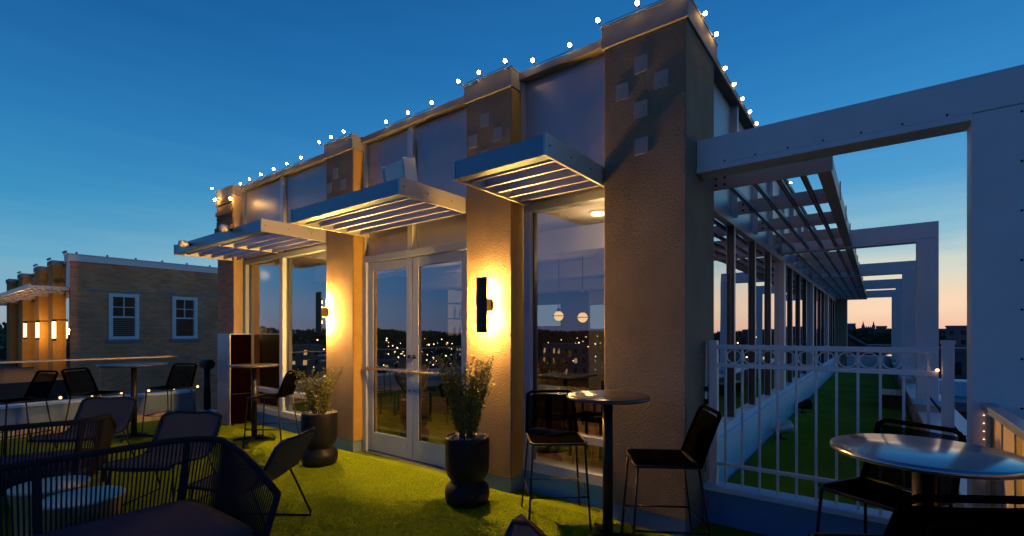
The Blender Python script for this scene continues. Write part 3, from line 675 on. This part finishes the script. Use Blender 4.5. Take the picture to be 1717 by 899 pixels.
def sling_chair():
    t = thing('lounge_chair', '', 'chair', group='low sling lounge chairs')
    prof = [(-.40, .735), (-.365, .66), (-.30, .54), (-.235, .44), (-.17, .385), (-.06, .375), (.10, .395), (.22, .41), (.30, .405), (.325, .385)]
    W_ = .29; grid = []
    n = 30
    def pr(u):
        x = u*(len(prof)-1); i = min(int(x), len(prof)-2); f = x-i; a, b_ = prof[i], prof[i+1]; return (a[0]+(b_[0]-a[0])*f, a[1]+(b_[1]-a[1])*f)
    for i in range(n+1):
        u = i/n; y, z = pr(u); w = W_
        if u < .09: w = W_*(1-.16*((.09-u)/.09)**2.2)
        grid.append([(w*(j/6-1), y, z-.018*(1-(j/6-1)**2)) for j in range(13)])
    MB().sheet(grid, .012).build('sling_seat', M['sling'], t)
    edge = [Vector(r[0]) for r in grid]; e2 = [Vector(r[-1]) for r in grid]
    MB().tube(edge[::2][1:]+[edge[-1]]+list(reversed(e2[::2][1:]+[e2[-1]]))+[grid[0][10], grid[0][6], grid[0][2]], .011, 8, True).build('edge_frame', M['rope'], t)
    for s in (-1, 1):
        x = s*.26; xo = s*.285
        MB().tube([(x, .24, .39), (xo, .27, .06), (xo, .25, .012), (xo, .20, .009), (xo, -.30, .009), (xo, -.345, .012), (xo, -.345, .04), (x, -.19, .39)], .0085, 8).build('sled_leg', M['dark'], t)
    q = MB(); q.tube([(-.26, .10, .37), (.26, .10, .37)], .008, 8); q.tube([(-.26, -.12, .36), (.26, -.12, .36)], .008, 8); q.build('cross_bar', M['dark'], t)
    return t
def rope_sofa(W_, D, lab, hb=.75, ha=.53):
    """back along local -Y, open to +Y, arms curving forward"""
    t = thing('rope_sofa', lab, 'sofa', group='rope sofas with navy cushions')
    hw = W_/2; hd = D/2; rr = .26
    def path(inset, hbk, harm, flare=0):
        P_ = []
        ys = [hd, hd*.55, hd*.1, -hd+rr*1.6, -hd+rr]
        for y in ys: P_.append((-(hw-inset), y))
        for k in range(1, 7):
            a = math.pi+math.pi/2*k/6; P_.append((-(hw-inset)+rr+rr*math.cos(a), -hd+inset+rr+rr*math.sin(a)))
        for k in range(1, 8): P_.append((-(hw-inset)+rr+(2*(hw-inset)-2*rr)*k/8, -hd+inset))
        P_ += [(-x, y) for x, y in reversed(P_[:11])]
        out = []
        for (x, y) in P_:
            u = min(1, max(0, (hd-y)/(D*.80))); z = harm+(hbk-harm)*(1-(1-u)**2.0); out.append((x, y, z))
        return out
    def dens(pts, step):
        res = []; L_ = [Vector(p) for p in pts]; acc = 0
        for a, b_ in zip(L_[:-1], L_[1:]):
            d_ = (b_-a).length; s = acc
            while s < d_: res.append(a.lerp(b_, s/d_)); s += step
            acc = s-d_
        return res
    tp = path(0, hb, ha); bt = [(x*.93, y*.93+.0, .27) for x, y, z in tp]; md = [(x*.965, y*.965, .62 if z > .70 else z-.10) for x, y, z in tp]
    MB().tube(tp, .021, 10).build('top_rail', M['rope'], t)
    MB().tube(bt, .016, 8).build('seat_rail', M['rope'], t)
    top = dens(tp, .0235); n = len(top); cum = [0]
    LB = [Vector(p) for p in bt]
    for a, b_ in zip(LB[:-1], LB[1:]): cum.append(cum[-1]+(b_-a).length)
    def at(u):
        s = u*cum[-1]
        for i in range(len(cum)-1):
            if s <= cum[i+1]: return LB[i].lerp(LB[i+1], (s-cum[i])/(cum[i+1]-cum[i]+1e-9))
        return LB[-1]
    c = MB()
    for i, p in enumerate(top): c.ring([p, at((i+.5)/n)], .0052, 5, caps=False)
    c.build('rope', M['rope'], t, kind='stuff')
    def nearest(x, y): 
        i = min(range(len(tp)), key=lambda i: (tp[i][0]-x)**2+(tp[i][1]-y)**2); return i
    for (x, y) in ((-hw, hd), (hw, hd), (-hw+.16, -hd+.02), (hw-.16, -hd+.02), (0, -hd)):
        i = nearest(x, y); a = Vector(tp[i]); b_ = Vector(bt[i]); MB().ring([a, b_, Vector((b_.x*.97, b_.y*.97, 0))], [.022, .022, .016], 8).build('post', M['rope'], t)
    q = MB(); q.box(-hw+.07, hw-.07, -hd+.08, hd-.03, .25, .28); q.build('seat_deck', M['dark'], t)
    q = MB(); n1, n2 = 14, 12; cu = [[None]*(n2+1) for _ in range(n1+1)]
    for i in range(n1+1):
        for j in range(n2+1):
            u, v = i/n1*2-1, j/n2*2-1; x = (hw-.10)*u; y = -.0+(hd-.06)*v
            e = max(abs(u)**6, abs(v)**6); cu[i][j] = (x*(1-.02*e), y, .268+.04*(1-e)+.02*(1-u*u)*(1-v*v))
    q.sheet(cu, .15); q.build('cushion', M['cushion'], t)
    return t

# ---- bar stools
st = bar_stool()
S0 = [
 ((-8.50, .98), (.338, -.937), 'black cord bar stool at the far left by the glass railing, partly cut off'),
 ((-8.60, 1.78), (.795, .607), 'black cord bar stool just left of the table by the glass railing'),
 ((-8.62, 2.63), (.527, -.856), 'black cord bar stool right of the table by the glass railing'),
 ((-6.40, 3.10), (-.8, -.6), 'warmly lit cord bar stool in front of the wide window, beside the smaller planter'),
 ((-2.05, 3.26), (.65, -.76), 'black cord bar stool left of the central bar table, in front of the narrow window'),
 ((-1.15, 3.17), (-.85, -.53), 'black cord bar stool right of the central bar table, beside the corner pillar'),
 ((.03, 3.20), (-.5, -.87), 'black cord bar stool behind the shiny metal table, before the railing'),
 ((.06, 2.31), (-.55, .83), 'black cord bar stool on the near side of the shiny metal table'),
 ((.20, 1.39), (-.35, -.93), 'black cord bar stool nearest the camera at the lower right corner'),
]
for i, (p, f, lab) in enumerate(S0):
    if i == 0: s = st; s.location = (*p, 0); s.rotation_euler = (0, 0, facing(*f)); s['label'] = lab
    else: copy_tree(st, (*p, 0), facing(*f), lab)
# ---- bar tables
t = bar_table(.40); t.location = (-8.26, 2.10, 0); t['label'] = 'round dark bar table by the glass railing between two stools'
t = bar_table(.30); t.location = (-6.76, 3.05, 0); t['label'] = 'round bar table in front of the wide window and the dark red cabinet'
t = bar_table(.29); t.location = (-1.512, 3.10, 0); t['label'] = 'round dark bar table in the centre, before the corner pillar'
t = bar_table(.30, 'tabletop2'); t.location = (.146, 2.40, 0); t['label'] = 'shiny grey metal bar table at the right in front of the white railing'
# ---- lounge chairs
ch = sling_chair(); ch.location = (-4.97, 1.47, 0); ch.rotation_euler = (0, 0, facing(.60, -.80)); ch['label'] = 'blue grey sling lounge chair facing the camera, behind the near sofa'
copy_tree(ch, (-6.86, 1.31, 0), facing(.70, -.71), 'sling lounge chair behind the far sofa, near the left bar table')
copy_tree(ch, (-3.78, 1.66, 0), facing(-.83, -.56), 'sling lounge chair seen side on at the right end of the near sofa')
copy_tree(ch, (-1.17, 1.15, 0), facing(-.5, -.86), 'sling lounge chair of which only a back corner shows at the bottom edge')
# ---- sofas
sf = rope_sofa(1.75, 1.0, 'charcoal rope sofa with navy cushion in the lower left foreground'); sf.location = (-3.32, .53, 0); sf.rotation_euler = (0, 0, facing(1, .02))
s2 = copy_tree(sf, (-5.95, .42, 0), facing(-.95, .30), 'dark rope sofa behind the two drum tables, its back to the camera')
# ---- drum tables
def drum(loc, lab):
    t = thing('drum_table', lab, 'side table', loc, 0, 'hammered metal drum tables')
    MB().lathe([(.20, .0), (.205, .01), (.19, .10), (.175, .2), (.19, .32), (.21, .415), (.21, .418)], 40).build('drum_body', M['hammered'], t)
    MB().lathe([(.20, .418), (.216, .42), (.218, .432), (.212, .44), (.2, .438)], 40).build('drum_top', M['drumtop'], t)
    return t
drum((-4.56, .69, 0), 'hammered metal drum table farther behind the near sofa'); drum((-4.06, .77, 0), 'hammered metal drum table close behind the near sofa')
# ---- planters
def planter(loc, lab, plab, hgt, n, spread, mk):
    t = thing('planter', lab, 'planter', loc, 0, 'black pedestal planters')
    MB().lathe([(.165, 0), (.182, .012), (.195, .06), (.197, .10), (.188, .145), (.15, .178), (.142, .192), (.15, .208), (.178, .25), (.192, .31), (.196, .45), (.194, .565), (.19, .585), (.178, .585), (.172, .55), (.05, .545)], 48).build('pot', M['pot'], t)
    pb = MB(); rnd = random.Random(mk)
    for k in range(170):
        a = rnd.random()*6.283; r = .165*math.sqrt(rnd.random()); s = rnd.uniform(.010, .018)
        pb.sphere((r*math.cos(a), r*math.sin(a), .555+rnd.uniform(0, .014)), s, 6, 4, (1, rnd.uniform(.6, 1), .7))
    pb.build('pebbles', M['pebble'], t, kind='stuff')
    p = thing('shrub', plab, 'plant', (loc[0], loc[1], .55), 0, 'upright shrubs in the black planters')
    sm = MB(); lf = MB()
    for k in range(n):
        a = rnd.random()*6.283; r0 = .07*math.sqrt(rnd.random()); h = hgt*rnd.uniform(.55, 1.05); le = spread*rnd.uniform(.2, 1)*h
        b0 = Vector((r0*math.cos(a), r0*math.sin(a), 0)); tip = b0+Vector((le*math.cos(a), le*math.sin(a), h)); mid = b0.lerp(tip, .5)+Vector((rnd.gauss(0,.012), rnd.gauss(0,.012), .02))
        sm.ring([b0, mid, tip], [.0035, .0028, .001], 4, caps=False)
        m_ = int(h*95)
        for q_ in range(m_):
            u = .12+.88*(q_+rnd.random())/m_; c = b0.lerp(mid, u*2) if u < .5 else mid.lerp(tip, u*2-1)
            an = rnd.random()*6.283; d_ = Vector((math.cos(an), math.sin(an), rnd.uniform(.2, 1.1))).normalized(); ln = rnd.uniform(.026, .052)*(1.15-.5*u); w = d_.cross(Vector((rnd.gauss(0,1), rnd.gauss(0,1), rnd.gauss(0,1)))).normalized()*ln*.2
            lf._a([c, c+d_*ln*.5+w, c+d_*ln, c+d_*ln*.5-w], [(0, 1, 2, 3)])
    sm.build('stem', M['stem'], p); lf.build('foliage', M['leaf'], p, kind='stuff')
planter((-5.02, 2.98, 0), 'black pedestal planter left of the double doors', 'short olive shrub in the planter left of the doors', .52, 60, .5, 3)
planter((-2.86, 3.10, 0), 'black pedestal planter right of the double doors', 'tall thin shrub in the planter right of the doors', .72, 95, .38, 5)
# ---- cabinet, post, dome base
o = (-8.35, 3.48, 0); t = thing('bar_cabinet', 'tall dark red cabinet with steel end standing against the wide window', 'cabinet', o)
MB(o).box(-8.57, -8.13, 3.305, 3.62, .04, 1.45).build('body', M['redwood'], t, bevel=.005)
MB(o).box(-8.58, -8.118, 3.285, 3.304, .02, 1.462).build('steel_end', M['steelblue'], t, bevel=.004)
MB(o).box(-8.575, -8.12, 3.306, 3.625, 1.452, 1.465).build('top', M['steelblue'], t)
for zz in (.5, .95): MB(o).box(-8.128, -8.118, 3.33, 3.6, zz-.006, zz+.006).build('shelf_edge', M['dark'], t)
for xx, yy in ((-8.5, 3.36), (-8.2, 3.36)): MB(o).lathe([(.03, 0), (.03, .04)], 12, (xx, yy, 0)).build('caster', M['dark'], t)
o = (-9.3, 3.40, 0); t = thing('post_heater', 'short black post with round head on a domed base beside the cabinet', 'heater', o)
MB(o).lathe([(.24, 0), (.25, .03), (.20, .08), (.10, .125), (.06, .14)], 28, (o[0], o[1], 0)).build('domed_base', M['steelblue'], t)
MB(o).lathe([(.055, .14), (.055, .86)], 16, (o[0], o[1], 0)).build('post', M['dark'], t)
q = MB(o); q.tube([(o[0]-.10, o[1]-.02, .93), (o[0]+.10, o[1]+.02, .93)], .085, 16); q.build('round_head', M['dark'], t, bevel=.01)

# ================================================================== INTERIOR
def pt(x, y, z, e, col=(1,.66,.34), r=.08, parent=None):
    l = bpy.data.lights.new('interior_light', 'POINT'); l.energy = e; l.color = col; l.shadow_soft_size = r
    lo = bpy.data.objects.new('interior_light', l); C.objects.link(lo); lo.location = (x, y, z)
    if parent: lo.parent = parent
dl = [(-7.05, 7.07), (-4.96, 8.67), (-7.1, 10.7), (-2.6, 6.6), (-5.2, 4.6), (-3.4, 9.6), (-7.6, 4.8), (-2.4, 4.7)]
for i, (x, y) in enumerate(dl):
    o = (x, y, 2.8); t = thing('downlight', 'round recessed downlight in the pavilion ceiling seen through the glass', 'ceiling light', o, 0, 'recessed ceiling lights inside')
    MB(o).lathe([(.085, 2.772), (.085, 2.785)], 20, (x, y, 0)).build('lens', M['downlight'], t); MB(o).lathe([(.105, 2.786), (.11, 2.799)], 20, (x, y, 0)).build('trim', M['white'], t)
    pt(0, 0, -.12, 11, parent=t)
for i, (x, y, z, lab) in enumerate([(-3.90, 6.3, 1.74, 'glowing round pendant lamp in the narrow window, left of the pair'), (-3.48, 6.3, 1.71, 'glowing round pendant lamp in the narrow window, right of the pair'), (-6.6, 8.0, 1.95, 'glowing round pendant lamp inside behind the double doors')]):
    o = (x, y, 2.8); t = thing('pendant_lamp', lab, 'pendant lamp', o, 0, 'round pendant lamps inside')
    MB(o).tube([(x, y, 2.79), (x, y, z+.1)], .006, 6).build('cord', M['dark'], t); MB(o).sphere((x, y, z), .075, 16, 10).build('globe', M['globe'], t); pt(0, 0, z-2.8-.22, 26, (1,.55,.2), .05, parent=t)
    MB(o).ring([(x+.10*math.cos(2*math.pi*j/24), y+.10*math.sin(2*math.pi*j/24), z) for j in range(24)], .006, 6, True).build('metal_band', M['dark'], t)
    MB(o).lathe([(.03, .07), (.025, .12)], 12, (x, y, z)).build('socket', M['dark'], t)
for (x, y) in ((-2.3, 4.5), (-4.2, 4.6)): pt(x, y, 2.3, 20)  # added point lights without fixtures, brighten the room behind the front glass
P().box(-8.9, -1.3, 3.755, 3.86, .20, .285).build('inner_sill', M['ochre'], pav)
# bar counter, back shelves with bottles
o = (-8, 9, 0); t = thing('bar_counter', 'dark wooden bar counter deep inside the pavilion', 'bar counter', o)
MB(o).box(-8.9, -6.2, 8.2, 8.6, .02, 1.05).build('counter_front', M['redwood'], t); MB(o).box(-8.9, -6.1, 8.1, 8.7, 1.052, 1.09).build('counter_top', M['tabletop'], t)
t = thing('back_bar_shelf', 'lit bottle shelf on the wall behind the bar', 'shelf', (-9, 9, 0)); o = (-9, 9, 0)
MB(o).box(-8.915, -8.90, 8.9, 11.9, 1.4, 2.6).build('shelf_back', M['shelf_glow'], t)
for z in (1.40, 1.85, 2.25): MB(o).box(-8.90, -8.62, 8.9, 11.9, z-.03, z).build('shelf', M['redwood'], t)
for z in (1.40, 1.85):
    for k in range(16):
        y = 9.0+.18*k+random.uniform(-.03, .03); h = random.uniform(.22, .32)
        q = MB((-8.75, y, z)); q.lathe([(.038, 0), (.04, .01), (.04, h*.6), (.015, h*.75), (.014, h)], 10, (-8.75, y, z+.001)); tag(q.build('bottle', M['bottle']), f"liquor bottle on the {'upper' if z > 1.5 else 'lower'} lit shelf behind the bar", 'bottle', 'bottles on the back bar')
for (x, y, z0_, z1, w, lab) in ((-5.45, 10.95, 1.55, 2.2, .8, 'bright wall screen seen through the right door'), (-8.2, 12.5, 1.65, 2.35, 1.1, 'dim blue wall screen seen through the left door')):
    o = (x, y, z0_); t = thing('wall_screen', lab, 'screen', o, 0, 'wall screens inside')
    MB(o).box(x-w/2, x+w/2, y, y+.04, z0_, z1).build('screen_body', M['dark'], t); MB(o).box(x-w/2+.02, x+w/2-.02, y-.004, y-.001, z0_+.02, z1-.02).build('display', M['screen'], t)
def dining(loc, lab):
    t = thing('dining_table', lab, 'table', (*loc, .02), 0, 'dining tables inside')
    MB().box(-.4, .4, -.4, .4, .72, .75).build('tabletop', M['tabletop'], t, bevel=.005); MB().lathe([(.04, .02), (.04, .72)], 12).build('pole', M['dark'], t); MB().lathe([(.25, 0), (.25, .02)], 20).build('base', M['dark'], t)
def dchair(loc, f, lab):
    t = thing('dining_chair', lab, 'chair', (*loc, .02), facing(*f), 'dining chairs inside')
    MB().box(-.22, .22, -.22, .22, .43, .48).build('seat', M['redwood'], t, bevel=.01); MB().box(-.22, .22, -.25, -.21, .52, .92).build('backrest', M['redwood'], t, bevel=.01)
    for x in (-.2, .2):
        for y in (-.2, .2): MB().box(x-.015, x+.015, y-.015, y+.015, 0, .43).build('leg', M['dark'], t)
        MB().box(x-.015, x+.015, -.245, -.215, .43, .55).build('back_post', M['dark'], t)
dining((-3.3, 5.1), 'square dining table inside behind the narrow window'); dining((-4.2, 7.0), 'square dining table inside under the pendant lamps'); dining((-6.3, 5.6), 'square dining table inside behind the double doors')
dchair((-2.7, 5.15), (-1, 0), 'dining chair right of the table behind the narrow window'); dchair((-3.95, 5.0), (1, 0), 'dining chair left of the table behind the narrow window'); dchair((-3.5, 6.9), (-1, 0), 'dining chair under the pendant lamps, right side')
dchair((-4.9, 7.0), (1, 0), 'dining chair under the pendant lamps, left side'); dchair((-6.9, 5.6), (1, 0), 'dining chair inside behind the double doors'); dchair((-5.6, 5.6), (-1, 0), 'dining chair inside behind the right door')

# ================================================================== CITY
def building(name, x, y, w, d_, z1, rz, m, lab, cat='building', lit=.15, rows=None, parapet=True):
    t = thing(name, lab, cat, (x, y, -20), rz); H = z1+20
    MB().box(-w/2, w/2, -d_/2, d_/2, 0, H).build('wall', m, t)
    MB().box(-w/2-.2, w/2+.2, -d_/2-.2, d_/2+.2, H, H+.6).build('parapet', m, t)
    ww = MB(); wl = MB(); r = random.Random(int(x*7+y)); fl = 3.3
    for k in range(int((H-1)/fl)):
        z = H-fl*(k+1)+.6
        for (n, ax) in ((int(w/3), 0), (int(d_/3), 1)):
            for j in range(n):
                c = (j+.5)/n-.5
                for s in (-1, 1):
                    tgt = wl if r.random() < lit else ww
                    if ax == 0: tgt.box(c*w-.6, c*w+.6, s*d_/2-.04, s*d_/2+.04, z, z+1.6)
                    else: tgt.box(s*w/2-.04, s*w/2+.04, c*d_-.6, c*d_+.6, z, z+1.6)
            
    if ww.v: ww.build('window', M['windark'], t, kind='stuff')
    if wl.v: wl.build('lit_window', M['winlit'], t, kind='stuff')
    return t
def px(x, y, d_):   # picture column and depth to a place in the city
    r = (x-858.5)/800*d_; return (.79501*r-.60659*d_, .60659*r+.79501*d_)
# church tower with two pinnacles
cx, cy = px(1456, 0, 300); o = (cx, cy, -20); t = thing('church', 'dark church tower with two pinnacles on the horizon', 'church', o, facing(cx, cy))
MB().box(-2.6, 2.6, -2.6, 2.6, 0, 24.2).build('tower', M['stone'], t)
for sx_ in (-1, 1):
    for sy_ in (-1, 1): MB().lathe([(.85, 18), (.85, 25.2), (.5, 25.6), (.06, 28.0)], 8, (sx_*2.6, sy_*2.6, 0)).build('pinnacle', M['stone'], t)
for k in range(5): MB().box(-2.2+.98*k, -1.75+.98*k, -2.75, -2.55, 24.2, 24.9).build('merlon', M['stone'], t)
MB().box(-.8, .8, -2.68, -2.5, 17, 21.5).build('belfry_opening', M['slate'], t)
q = MB(); q._a([(-4.5, 2.6, 0), (4.5, 2.6, 0), (4.5, 26, 0), (-4.5, 26, 0), (-4.5, 2.6, 13), (4.5, 2.6, 13), (4.5, 26, 13), (-4.5, 26, 13), (0, 2.6, 18), (0, 26, 18)], [(0,1,5,4), (1,2,6,5), (2,3,7,6), (3,0,4,7), (4,5,8), (6,7,9), (5,6,9,8), (7,4,8,9)]); q.build('nave', M['stone'], t)
# near gabled roof
def gable(x, y, w, d_, ze, zr, rz, lab, m='redbrick', roof='slate'):
    t = thing('gabled_house', lab, 'house', (x, y, -20), rz)
    q = MB(); he, hr = ze+20, zr+20
    q._a([(-w/2,-d_/2,0),(w/2,-d_/2,0),(w/2,d_/2,0),(-w/2,d_/2,0),(-w/2,-d_/2,he),(w/2,-d_/2,he),(w/2,d_/2,he),(-w/2,d_/2,he),(0,-d_/2,hr-.15),(0,d_/2,hr-.15)], [(0,1,5,8,4),(1,2,6,5),(2,3,7,9,6),(3,0,4,7)]); q.build('wall', M[m], t)
    for s in (-1, 1):
        q = MB(); a = Vector((s*(w/2+.4), 0, he-.4*(hr-he)/(w/2))); 
        q.sheet([[(s*(w/2+.4), -d_/2-.4, a.z), (s*(w/2+.4), d_/2+.4, a.z)], [(0, -d_/2-.4, hr), (0, d_/2+.4, hr)]], .25); q.build('roof', M[roof], t)
    return t
gx, gy = px(1416, 0, 60); gable(gx, gy, 7.5, 14, -1.25, 1.4, facing(gx, gy), 'dark brick gabled house end with pale roof edge beyond the corridor')
for (X, D_, w, dd, top, m, lab) in [
  (1425, 420, 8, 8, 8.0, 'city', 'small dark tower block left of the church tower'), (1478, 520, 9, 9, 7.0, 'citypink', 'pinkish tower block right of the church tower, taller one'), (1487, 560, 8, 8, 4.5, 'citypink', 'pinkish tower block right of the church tower, lower one'),
  (1437, 480, 14, 10, 3.2, 'city', 'low dark block between the tower block and the church'),
  (1617, 170, 9, 10, 3.0, 'city', 'dark grey block with flat top rising over the right horizon'), (1600, 62, 9, 7, -1.2, 'city', 'grey office building with rows of windows right of the gate post'),
  (1555, 300, 30, 12, .8, 'city', 'long low block on the horizon behind the second pergola post'), (1690, 260, 30, 14, 2.5, 'city', 'wide block hidden mostly by the tall white post'),
  (-20, 260, 26, 14, 1.2, 'city', 'low block beyond the trees at the far left')]:
    x, y = px(X, 0, D_); building('city_building', x, y, w, dd, top, facing(x, y)+random.uniform(-.2, .2), M[m], lab, lit=.06)
x, y = px(1606, 0, 24); o = (x, y, -20); t = thing('brick_block', 'red brick block with blue grey roof below the tall post', 'building', o)
MB().box(-2.6, 2.6, -4, 4, 0, 18.0).build('wall', M['redbrick'], t); MB().box(-2.8, 2.8, -4.2, 4.2, 18, 18.4).build('roof', M['slate'], t); MB().box(-.8, .6, -1.5, 0, 18.4, 19.1).build('roof_unit', M['kerb'], t)
x, y = px(1483, 0, 90); building('lit_building', x, y, 5, 5, -1.6, .3, M['city'], 'small building with yellow lit windows below the horizon', lit=.7)
for n_, (X, D_, w, top) in enumerate([(1409, 330, 9, 3.5), (1444, 390, 12, 2.6), (1466, 420, 14, 2.8), (1472, 300, 8, 1.8), (1495, 440, 16, 3.0), (1580, 260, 14, 1.6), (1588, 380, 12, 3.2), (1600, 330, 16, 2.4), (1632, 300, 12, 3.0)]):
    x, y = px(X, 0, D_); building('city_building', x, y, w, 9, top, facing(x, y)+random.uniform(-.3, .3), M['citypink' if n_ % 4 == 2 else 'city'], ['low block at the very left of the corridor skyline', 'low block just left of the church tower', 'low block just right of the church tower', 'small block at the right foot of the church', 'wide block under the pinkish towers', 'low block right of the second pergola post', 'taller slim block right of the second pergola post', 'pale wide block on the right horizon', 'block on the horizon touching the tall post'][n_], lit=.12)
# buildings behind the camera that the glass mirrors
for k in range(16):
    a = R(185+k*10.5); rr = random.uniform(150, 330)
    building('city_building', rr*math.cos(a), rr*math.sin(a), random.uniform(10, 22), random.uniform(9, 16), random.uniform(-13, -2), random.uniform(0, 3), M['city'], 'city block with lit windows mirrored in the pavilion glass', lit=.35)['group'] = 'city blocks mirrored in the glass'
# trees
def tree_mb(h, r, n, rnd):
    tr = MB(); tr.ring([(0,0,0), (.1,0,h*.3), (0,.1,h*.6), (0,0,h*.8)], [h*.03, h*.024, h*.016, h*.006], 7)
    for k in range(6):
        a = rnd.random()*6.28; z = h*rnd.uniform(.3, .6); tr.ring([(0,0,z), (r*.35*math.cos(a), r*.35*math.sin(a), z+h*.1), (r*.7*math.cos(a), r*.7*math.sin(a), z+h*.22)], [h*.012, h*.008, h*.003], 5)
    cl = [(rnd.gauss(0, r*.4), rnd.gauss(0, r*.4), h*rnd.uniform(.38, .92), r*rnd.uniform(.28, .5)) for _ in range(14)]
    V = np.zeros((n, 4, 3)); 
    for i in range(n):
        c = cl[i % 14]; v = Vector((rnd.gauss(0,1), rnd.gauss(0,1), rnd.gauss(0,1))).normalized()*c[3]*rnd.random()**.4
        p = Vector(c[:3])+v; a = Vector((rnd.gauss(0,1), rnd.gauss(0,1), rnd.gauss(0,1))).normalized(); b_ = a.orthogonal().normalized(); s = h*.02*rnd.uniform(.7, 1.6)
        V[i] = [p-a*s, p+b_*s*.6, p+a*s, p-b_*s*.6]
    cr = MB(); cr.v = [tuple(v) for v in V.reshape(-1, 3)]; cr.f = [(4*i, 4*i+1, 4*i+2, 4*i+3) for i in range(n)]; cr.sm = [False]*n
    return tr, cr
rnd = random.Random(11); protos = []
spots = [(-12, 70, 22.5), (6, 62, 21.6), (20, 75, 22.3), (-30, 60, 22.8), (1440, 170, 20.5), (1468, 120, 19.6), (1490, 110, 20.0), (1505, 130, 20.6), (1478, 200, 20.5), (1592, 70, 19.0), (1606, 48, 17.8), (1625, 110, 20.6), (1570, 140, 20.3), (1700, 90, 21), (1410, 210, 21.5), (1600, 230, 21.4), (1452, 150, 19.0)]
names = ['dark leafy tree at the far left beside the lit wing, outermost', 'dark leafy tree at the far left edge of the picture', 'dark leafy tree touching the brick wing at the left', 'dark leafy tree just outside the left edge', 'dark tree left of the church tower', 'dark tree right below the church tower', 'dark tree below the pinkish tower blocks', 'dark tree against the second pergola post',
 'smaller tree between the church and pinkish blocks', 'dark tree just right of the second pergola post', 'dark tree low behind the gate post', 'tree in front of the flat topped dark block', 'dark tree behind the second pergola post', 'tree behind the tall white post', 'tree beside the far end pillar', 'tree on the right horizon', 'tree at the foot of the church tower']
for i in range(4): protos.append(tree_mb(1, .30, 2600 if i < 2 else 1800, rnd))
pm = []
for i, (X, D_, h) in enumerate(spots):
    x, y = px(X, 0, D_); t = thing('broadleaf_tree', names[i], 'tree', (x, y, -20), rnd.random()*6, 'trees beyond the terrace')
    a, b_ = protos[i % 4]
    if i < 4: pm.append((a.build('trunk', M['bark'], t), b_.build('crown', M['tree'], t)))
    else:
        for o_ in pm[i % 4]: c_ = o_.copy(); C.objects.link(c_); c_.parent = t
    t.scale = (h*rnd.uniform(.9, 1.3), h*rnd.uniform(.9, 1.3), h)
# far woods all round, and distant lamps
n = 60000; ang = np.random.rand(n)*6.2832; rad = 330+np.random.rand(n)**1.5*500
hill = 19.6+2.2*np.sin(ang*9)+1.2*np.sin(ang*23+1)+.9*np.sin(ang*57)+rad*.0018
zz = -20+hill*np.random.rand(n)**.45
p = np.stack([rad*np.cos(ang), rad*np.sin(ang), zz], 1); s = 1.0+np.random.rand(n)*1.8
d1 = np.random.randn(n, 3); d1 /= np.linalg.norm(d1, axis=1)[:, None]; d2 = np.cross(d1, np.random.randn(n, 3)); d2 /= np.linalg.norm(d2, axis=1)[:, None]
V = np.stack([p-d1*s[:, None], p+d2*s[:, None]*.7, p+d1*s[:, None], p-d2*s[:, None]*.7], 1).reshape(-1, 3)
me = bpy.data.meshes.new('distant_woods'); me.vertices.add(len(V)); me.vertices.foreach_set('co', V.ravel()); me.loops.add(len(V)); me.loops.foreach_set('vertex_index', np.arange(len(V)))
me.polygons.add(n); me.polygons.foreach_set('loop_start', np.arange(0, 4*n, 4)); me.polygons.foreach_set('loop_total', np.full(n, 4)); me.update(); me.materials.append(M['tree'])
o = bpy.data.objects.new('distant_woods', me); C.objects.link(o); tag(o, kind='stuff')
q = MB()
for k in range(1500):
    a = rnd.random()*6.283; rr = rnd.uniform(45, 330); zz_ = rnd.uniform(-14, -6) if rr < 150 else rnd.uniform(-14, -1.5)
    q.sphere((rr*math.cos(a), rr*math.sin(a), zz_), .0012*rr*rnd.uniform(.5, 1.5), 5, 4)
tag(q.build('distant_street_lights', emit('street_light', (1, .62, .28), 7)), kind='stuff')
# plant on the far terrace
t = thing('terrace_shrub', 'yellow green shrub on the far terrace below the lanterns', 'plant', (-21.9, 1.0, 0))
a, b_ = tree_mb(1.0, .55, 900, random.Random(4)); a.build('stem', M['stem'], t); b_.build('crown', M['leaf'], t)
